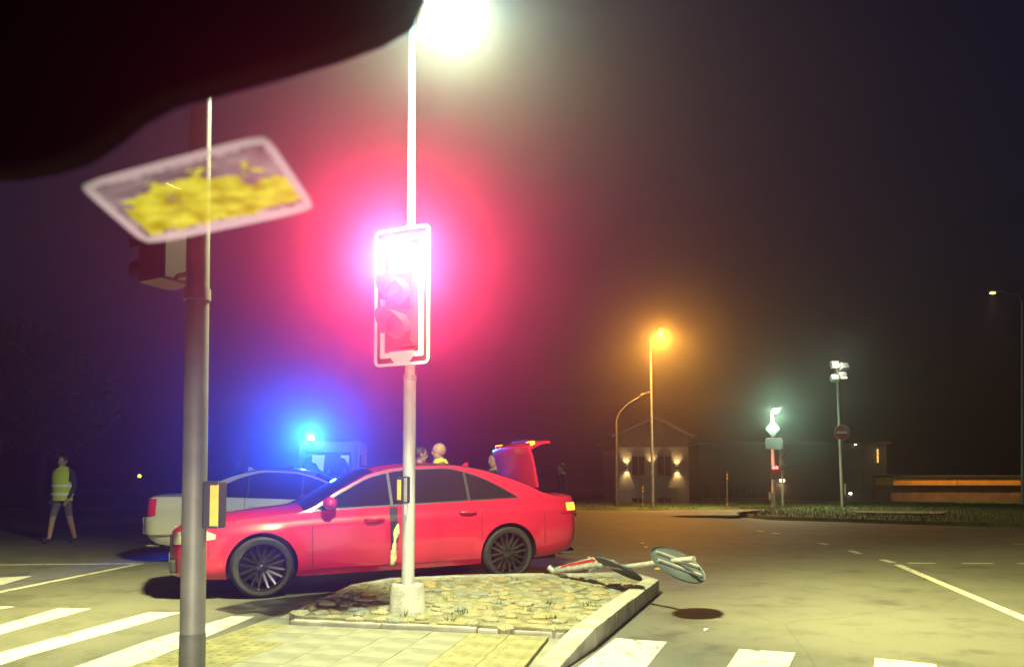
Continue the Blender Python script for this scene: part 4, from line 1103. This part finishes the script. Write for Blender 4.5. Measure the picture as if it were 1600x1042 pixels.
MB().box((0, -.02, .62), (1.2, .06, .22)).build('grille', M['black'], van, bevel=.02)
MB().box((0, -.04, .42), (1.74, .16, .22)).build('bumper', M['boxgrey'], van, bevel=.04)
bpos = P(475, 680, YV-.2) - vb; bpos = Matrix.Rotation(-R(8), 3, 'Z') @ bpos
bpos.y = 1.25
be = MB().lathe([(0, -.12), (.12, -.12), (.11, -.05), (0, -.05)], bpos, n=16).tube([bpos + Vector((0, .1, -.12)), bpos + Vector((.08, .25, -.25))], .03, 8).build('beacon_base', M['black'], van)
MB().lathe([(.09, -.05), (.09, .03), (.05, .075), (0, .08)], bpos, n=16).build('beacon_lens', M['e_blue'], be, smooth=50)
lb_ = lamp('blue_beacon_light', 'SPOT', van, bpos + Vector((0, -.25, .05)), (.006, .10, 1), 9800, .08, cone=R(52), blend=.9)
aim(lb_, Matrix.Rotation(-R(8), 3, 'Z') @ Vector((5.6, -20, -1.2)))
for dx, dz in ((-.62, 0), (.1, -.16)):
    MB().box(Vector((dx, .56, 1.31+dz*.4)), (.14, .05, .03)).build('strobe', glow('small_cyan_strobe', (.05, .8, 1), 3), van)

# ------------------------------------------------------------------ people
def person(name, label, loc, face, H, cloth, legs, vest=False, hair=True, arms='down', stride=0., skirtless=True, bare_legs=False):
    t = thing(name, label, 'person', loc, face)
    k = H/1.78
    J = {'pelvis': (0, 0, .95, .14), 'waist': (0, .0, 1.08, .135), 'chest': (0, 0, 1.30, .155), 'neckb': (0, -.01, 1.47, .085), 'neck': (0, .0, 1.54, .055), 'skull': (0, .01, 1.60, .06)}
    E = [('pelvis', 'waist'), ('waist', 'chest'), ('chest', 'neckb'), ('neckb', 'neck'), ('neck', 'skull')]
    for s_, n_ in ((-1, 'l'), (1, 'r')):
        st_ = stride*s_
        J['hip'+n_] = (s_*.10, 0, .90, .10); J['knee'+n_] = (s_*.11, st_*.20+.02, .50, .062); J['ank'+n_] = (s_*.12, st_*.42-.02, .09, .042); J['toe'+n_] = (s_*.14, st_*.42+.14, .035, .035)
        E += [('pelvis', 'hip'+n_), ('hip'+n_, 'knee'+n_), ('knee'+n_, 'ank'+n_), ('ank'+n_, 'toe'+n_)]
        J['sh'+n_] = (s_*.19, -.01, 1.44, .075)
        if arms == 'down': J['el'+n_] = (s_*.25, -.03, 1.15, .048); J['wr'+n_] = (s_*.25, .06 - st_*.15, .90, .034)
        else: J['el'+n_] = (s_*.25, .02, 1.16, .048); J['wr'+n_] = (s_*.10, .26, 1.20, .034)
        E += [('neckb', 'sh'+n_), ('sh'+n_, 'el'+n_), ('el'+n_, 'wr'+n_)]
    names = list(J); me = bpy.data.meshes.new('tmp')
    me.from_pydata([tuple(c_*k for c_ in J[n_][:3]) for n_ in names], [(names.index(a), names.index(b)) for a, b in E], [])
    ob = bpy.data.objects.new('tmp', me); COL.objects.link(ob)
    ob.modifiers.new('s', 'SKIN'); sub = ob.modifiers.new('u', 'SUBSURF'); sub.levels = 2
    for i, n_ in enumerate(names):
        sv = me.skin_vertices[0].data[i]; r = J[n_][3]*k
        sv.radius = (r*1.18, r*.85) if n_ in ('pelvis', 'waist', 'chest') else (r, r); sv.use_root = n_ == 'pelvis'
    dg = bpy.context.evaluated_depsgraph_get(); ev = ob.evaluated_get(dg); m2 = bpy.data.meshes.new_from_object(ev)
    bm = bmesh.new(); bm.from_mesh(m2); bpy.data.objects.remove(ob)
    for f in bm.faces:
        z = f.calc_center_median().z/k; ax_ = abs(f.calc_center_median().x)/k
        f.material_index = 0 if (z > 1.50) else (1 if z > .93 else (2 if z > .55 or not bare_legs else 0))
        if z < .09: f.material_index = 3
        f.smooth = True
    # head: skull, jaw, nose, brow, ears
    hm = MB(); hc_ = Vector((0, .02, 1.665))
    hm.ball(hc_ + Vector((0, -.005, .02)), (.076, .095, .098), 20, 14); hm.ball(hc_ + Vector((0, .022, -.055)), (.055, .066, .066), 16, 10)
    hm.ball(hc_ + Vector((0, .092, -.018)), (.014, .020, .026), 8, 6); hm.ball(hc_ + Vector((0, .075, .018)), (.052, .018, .010), 10, 6)
    for s_ in (-1, 1):
        hm.ball(hc_ + Vector((s_*.077, -.008, -.008)), (.012, .02, .032), 8, 6)
        hm.ball(hc_ + Vector((s_*.032, .074, -.045)), (.02, .012, .014), 8, 6)
    def addmb(m_, mi, sc_=1):
        vs = [bm.verts.new(v*k) for v in m_.v]
        for f in m_.f:
            try: nf = bm.faces.new([vs[i] for i in f])
            except ValueError: continue
            nf.material_index = mi; nf.smooth = True
    addmb(hm, 0)
    ey = MB()
    for s_ in (-1, 1): ey.ball(hc_ + Vector((s_*.030, .082, .002)), (.012, .007, .006), 8, 6)
    ey.ball(hc_ + Vector((0, .083, -.062)), (.024, .007, .005), 8, 6); addmb(ey, 3)
    # hands
    for s_, n_ in ((-1, 'l'), (1, 'r')):
        wv_ = Vector(J['wr'+n_][:3]); d_ = (wv_ - Vector(J['el'+n_][:3])).normalized(); sd = Vector((s_, 0, 0)).cross(d_).normalized()
        hh = MB(); hh.tube([wv_, wv_+d_*.05, wv_+d_*.095], [.028, .036, .030], 8)
        for q_ in range(4):
            o_f = sd*(.028-.018*q_); ln = (.072, .08, .075, .06)[q_]; bend = Vector((-s_*.02, 0, 0))
            hh.tube([wv_+d_*.085+o_f, wv_+d_*(.085+ln*.5)+o_f+bend*.4, wv_+d_*(.085+ln)+o_f+bend*1.3], [.010, .009, .007], 6)
        hh.tube([wv_+d_*.03+sd*.025, wv_+d_*.06+sd*.055, wv_+d_*.095+sd*.062], [.012, .011, .008], 6)
        addmb(hh, 0)
    bm.to_mesh(m2); bm.free()
    for m_ in (M['skin'], cloth, legs, M['black']): m2.materials.append(m_)
    link('body', m2, t)
    if hair:
        b = MB(); b.ball((hc_ + Vector((0, -.018, .032)))*k, (.083*k, .098*k, .098*k), 18, 12)
        b.f = [f for f in b.f if not (all(b.v[i].y/k > .045 and b.v[i].z/k < 1.735 for i in f) or all(b.v[i].z/k < 1.63 for i in f))]
        b.build('hair', M['hair'], t, smooth=60)
    if vest:
        b = MB(); vs = []; n = 28
        lev = [(.86, .205, .165), (.95, .20, .16), (1.08, .20, .155), (1.25, .215, .165), (1.38, .225, .16), (1.47, .20, .13), (1.525, .12, .10), (1.56, .078, .082)]
        for z, rx, ry in lev: vs += [(rx*k*math.cos(2*math.pi*i/n), ry*k*math.sin(2*math.pi*i/n), z*k) for i in range(n)]
        fs = [(j*n+i, j*n+(i+1)%n, (j+1)*n+(i+1)%n, (j+1)*n+i) for j in range(len(lev)-1) for i in range(n)
              if not (j in (3, 4) and (i in (0, 1, n-1, n-2) or abs(i-n//2+.5) < 2))]
        vv = b.add(vs, fs).build('hi_vis_vest', M['hivis'], t, smooth=60)
        for z0_ in (.97, 1.14):
            b = MB(); vs = []
            for z in (z0_, z0_+.05):
                vs += [(.222*k*math.cos(2*math.pi*i/n), .178*k*math.sin(2*math.pi*i/n), z*k) for i in range(n)]
            b.add(vs, [(i, (i+1)%n, n+(i+1)%n, n+i) for i in range(n)]).build('reflective_band', M['reflect'], vv, smooth=60)
    return t
def gx(px, Y): return (P(px, 760, Y).x, Y, 0)
person('person', 'bald person in yellow hi-vis vest standing behind the red car roof', gx(688, 10.4), R(100), 1.76, M['navy_cloth'], M['navy_cloth'], vest=True, hair=False)
person('person', 'dark-haired person in dark clothing behind the white pole', gx(655, 10.6), R(-70), 1.72, M['dark_cloth'], M['dark_cloth'])
person('person', 'person half hidden at the left edge of the raised boot lid', gx(773, 11.6), R(130), 1.66, M['dark_cloth'], M['dark_cloth'])
person('person', 'person in dark jacket standing right of the raised boot lid', gx(824, 14.0), R(140), 1.74, M['dark_cloth'], M['dark_cloth'], arms='front')
person('person', 'distant person with pale face right of the open boot', gx(877, 19.5), R(110), 1.72, M['dark_cloth'], M['dark_cloth'])
person('person', 'walker in yellow-green vest near the left edge of the junction', gx(98, 15.2), R(170), 1.76, M['navy_cloth'], M['grey_cloth'], vest=True, stride=.5, bare_legs=True)

# ------------------------------------------------------------------ things in the car the picture is taken from
YM = .50
mo = [(-120, -160), (-120, 268), (0, 264), (55, 254), (110, 236), (158, 206), (200, 172), (250, 144), (330, 122), (430, 95), (520, 68), (590, 42), (640, 14), (672, -60), (672, -160)]
mpts = [P(x, y, YM) for x, y in mo]
ctr = sum(mpts, Vector())/len(mpts)
mir = thing('rear_view_mirror', 'black rear-view mirror housing in the upper left corner', 'mirror', ctr)
MB().prism([p - ctr for p in mpts], (0, .028, 0)).build('housing', mat('mirror_plastic', (.01, .01, .011), .95, spec=.1), mir, bevel=.006)
MB().tube([P(x, y, YM+.024) - ctr for x, y in ((205, 171), (250, 145), (330, 123), (430, 96), (520, 69), (590, 43), (640, 16))], .0022, 8).build('edge_streak', mat('edge_streak_pale', (.42, .41, .36), .5), mir, smooth=60)  # added pale strip, its colour imitating the light streak along this edge
MB().tube([Vector((.0, .05, .03)), Vector((.02, .12, .10)), Vector((.02, .16, .2))], [.018, .014, .02], 12).build('stem', M['black'], mir, smooth=50)

def sticker_mat():
    m = bpy.data.materials.new('sticker_film'); m.use_nodes = True; nt = m.node_tree; N = nt.nodes; L = nt.links
    out = N['Material Output']; N.remove(N['Principled BSDF'])
    uv = N.new('ShaderNodeUVMap'); sep = N.new('ShaderNodeSeparateXYZ'); L.new(uv.outputs[0], sep.inputs[0])
    def math_(op, a, b=None):
        n = N.new('ShaderNodeMath'); n.operation = op
        for i, v in enumerate((a, b)):
            if v is None: continue
            if isinstance(v, (int, float)): n.inputs[i].default_value = v
            else: L.new(v, n.inputs[i])
        return n.outputs[0]
    def noise(s, d=3):
        n = N.new('ShaderNodeTexNoise'); n.inputs['Scale'].default_value = s; n.inputs['Detail'].default_value = d; L.new(uv.outputs[0], n.inputs['Vector']); return n.outputs['Fac']
    u, v = sep.outputs[0], sep.outputs[1]
    du = math_('MULTIPLY', math_('MINIMUM', u, math_('SUBTRACT', 1, u)), 2.3); dv = math_('MINIMUM', v, math_('SUBTRACT', 1, v))
    dist = math_('MINIMUM', du, dv)
    nz = noise(22, 2); nz2 = noise(7, 3)
    border = math_('LESS_THAN', math_('ADD', dist, math_('MULTIPLY', math_('SUBTRACT', nz, .5), .16)), .11)
    lim = math_('ADD', .74, math_('MULTIPLY', math_('SUBTRACT', nz2, .5), .9))
    lim = math_('SUBTRACT', lim, math_('MULTIPLY', math_('ABSOLUTE', math_('SUBTRACT', u, .45)), .45))
    lim2 = math_('ADD', .10, math_('MULTIPLY', math_('SUBTRACT', noise(11, 3), .45), .35))
    yel = math_('MULTIPLY', math_('LESS_THAN', v, lim), math_('GREATER_THAN', v, lim2))
    yel = math_('MULTIPLY', yel, math_('GREATER_THAN', u, .08))
    def surf(col, tr):
        d = N.new('ShaderNodeBsdfDiffuse'); d.inputs[0].default_value = (*col, 1)
        t = N.new('ShaderNodeBsdfTranslucent'); t.inputs[0].default_value = (*col, 1)
        x = N.new('ShaderNodeMixShader'); x.inputs[0].default_value = tr; L.new(d.outputs[0], x.inputs[1]); L.new(t.outputs[0], x.inputs[2]); return x.outputs[0]
    tp = N.new('ShaderNodeBsdfTransparent')
    yr = N.new('ShaderNodeValToRGB'); yr.color_ramp.elements[0].color = (.13, .36, .008, 1); yr.color_ramp.elements[1].color = (.24, .84, .05, 1)
    yr.color_ramp.elements[0].position = .35; yr.color_ramp.elements[1].position = .62
    L.new(nz2, yr.inputs[0])
    ys = N.new('ShaderNodeBsdfTranslucent'); L.new(yr.outputs[0], ys.inputs[0])
    def mix(f, a, b):
        x = N.new('ShaderNodeMixShader')
        if isinstance(f, float): x.inputs[0].default_value = f
        else: L.new(f, x.inputs[0])
        L.new(a, x.inputs[1]); L.new(b, x.inputs[2]); return x.outputs[0]
    white = mix(.35, surf((.30, .82, .62), .8), tp.outputs[0])
    frost = mix(math_('ADD', .70, math_('MULTIPLY', math_('SUBTRACT', noise(6, 3), .5), 1.1)), surf((.26, .70, .52), .8), tp.outputs[0])
    ym = mix(.15, ys.outputs[0], tp.outputs[0])
    s_ = mix(yel, frost, ym); s_ = mix(border, s_, white)
    L.new(s_, out.inputs['Surface']); return m
cor = [(118, 288), (415, 208), (497, 328), (228, 384)]      # tl, tr, br, bl
nU, nV = 28, 14; vs = []; uvs = []
for j in range(nV+1):
    for i in range(nU+1):
        u, v = i/nU, j/nV
        # rounded corners
        uu, vv = (u-.5)*2, (v-.5)*2
        k = .045*(abs(uu)*abs(vv))**6
        uu *= 1-k; vv *= 1-k*1.6; u2, v2 = uu/2+.5, vv/2+.5
        x = (cor[3][0]*(1-u2)+cor[2][0]*u2)*(1-v2) + (cor[0][0]*(1-u2)+cor[1][0]*u2)*v2
        y = (cor[3][1]*(1-u2)+cor[2][1]*u2)*(1-v2) + (cor[0][1]*(1-u2)+cor[1][1]*u2)*v2
        vs.append(P(x, y, .66 - .10*v)); uvs.append((u, v))
me = bpy.data.meshes.new('windscreen_sticker')
c0 = sum(vs, Vector())/len(vs)
n1 = len(vs)
th = Vector((0, .0008, .0003))
fs = [(j*(nU+1)+i, j*(nU+1)+i+1, (j+1)*(nU+1)+i+1, (j+1)*(nU+1)+i) for j in range(nV) for i in range(nU)]
me.from_pydata([tuple(v-c0) for v in vs], [], fs)
ul = me.uv_layers.new(name='UVMap')
for lp_ in me.loops: ul.data[lp_.index].uv = uvs[lp_.vertex_index]
me.materials.append(sticker_mat())
st = link('windscreen_sticker', me, None, c0)
tag(st, 'blurred see-through sticker with white edge and yellow centre, upper left', 'sticker')

# dipped headlights of that car
for dx in (-.97, .27):
    l = lamp('headlight_beam', 'SPOT', None, (dx, 1.35, .68), (1, .90, .66), HEAD_E, .06, cone=R(84), blend=.9)
    aim(l, (.10, 1, -.06))

# ------------------------------------------------------------------ haze added to imitate the windscreen's glare around lamps
hz_m = bpy.data.materials.new('halo_haze'); hz_m.use_nodes = True; nt = hz_m.node_tree
nt.nodes.remove(nt.nodes['Principled BSDF'])
pv = nt.nodes.new('ShaderNodeVolumePrincipled'); pv.inputs['Color'].default_value = (.95, .95, .95, 1)
pv.inputs['Density'].default_value = HAZE; pv.inputs['Anisotropy'].default_value = HAZE_G
nt.links.new(pv.outputs[0], nt.nodes['Material Output'].inputs['Volume'])
hz = MB().box((0, 67.5, 9.5), (310, 205, 21)).build('haze', hz_m)
tag(hz, 'thin added haze imitating glare halos around the lamps', 'haze', kind='stuff')
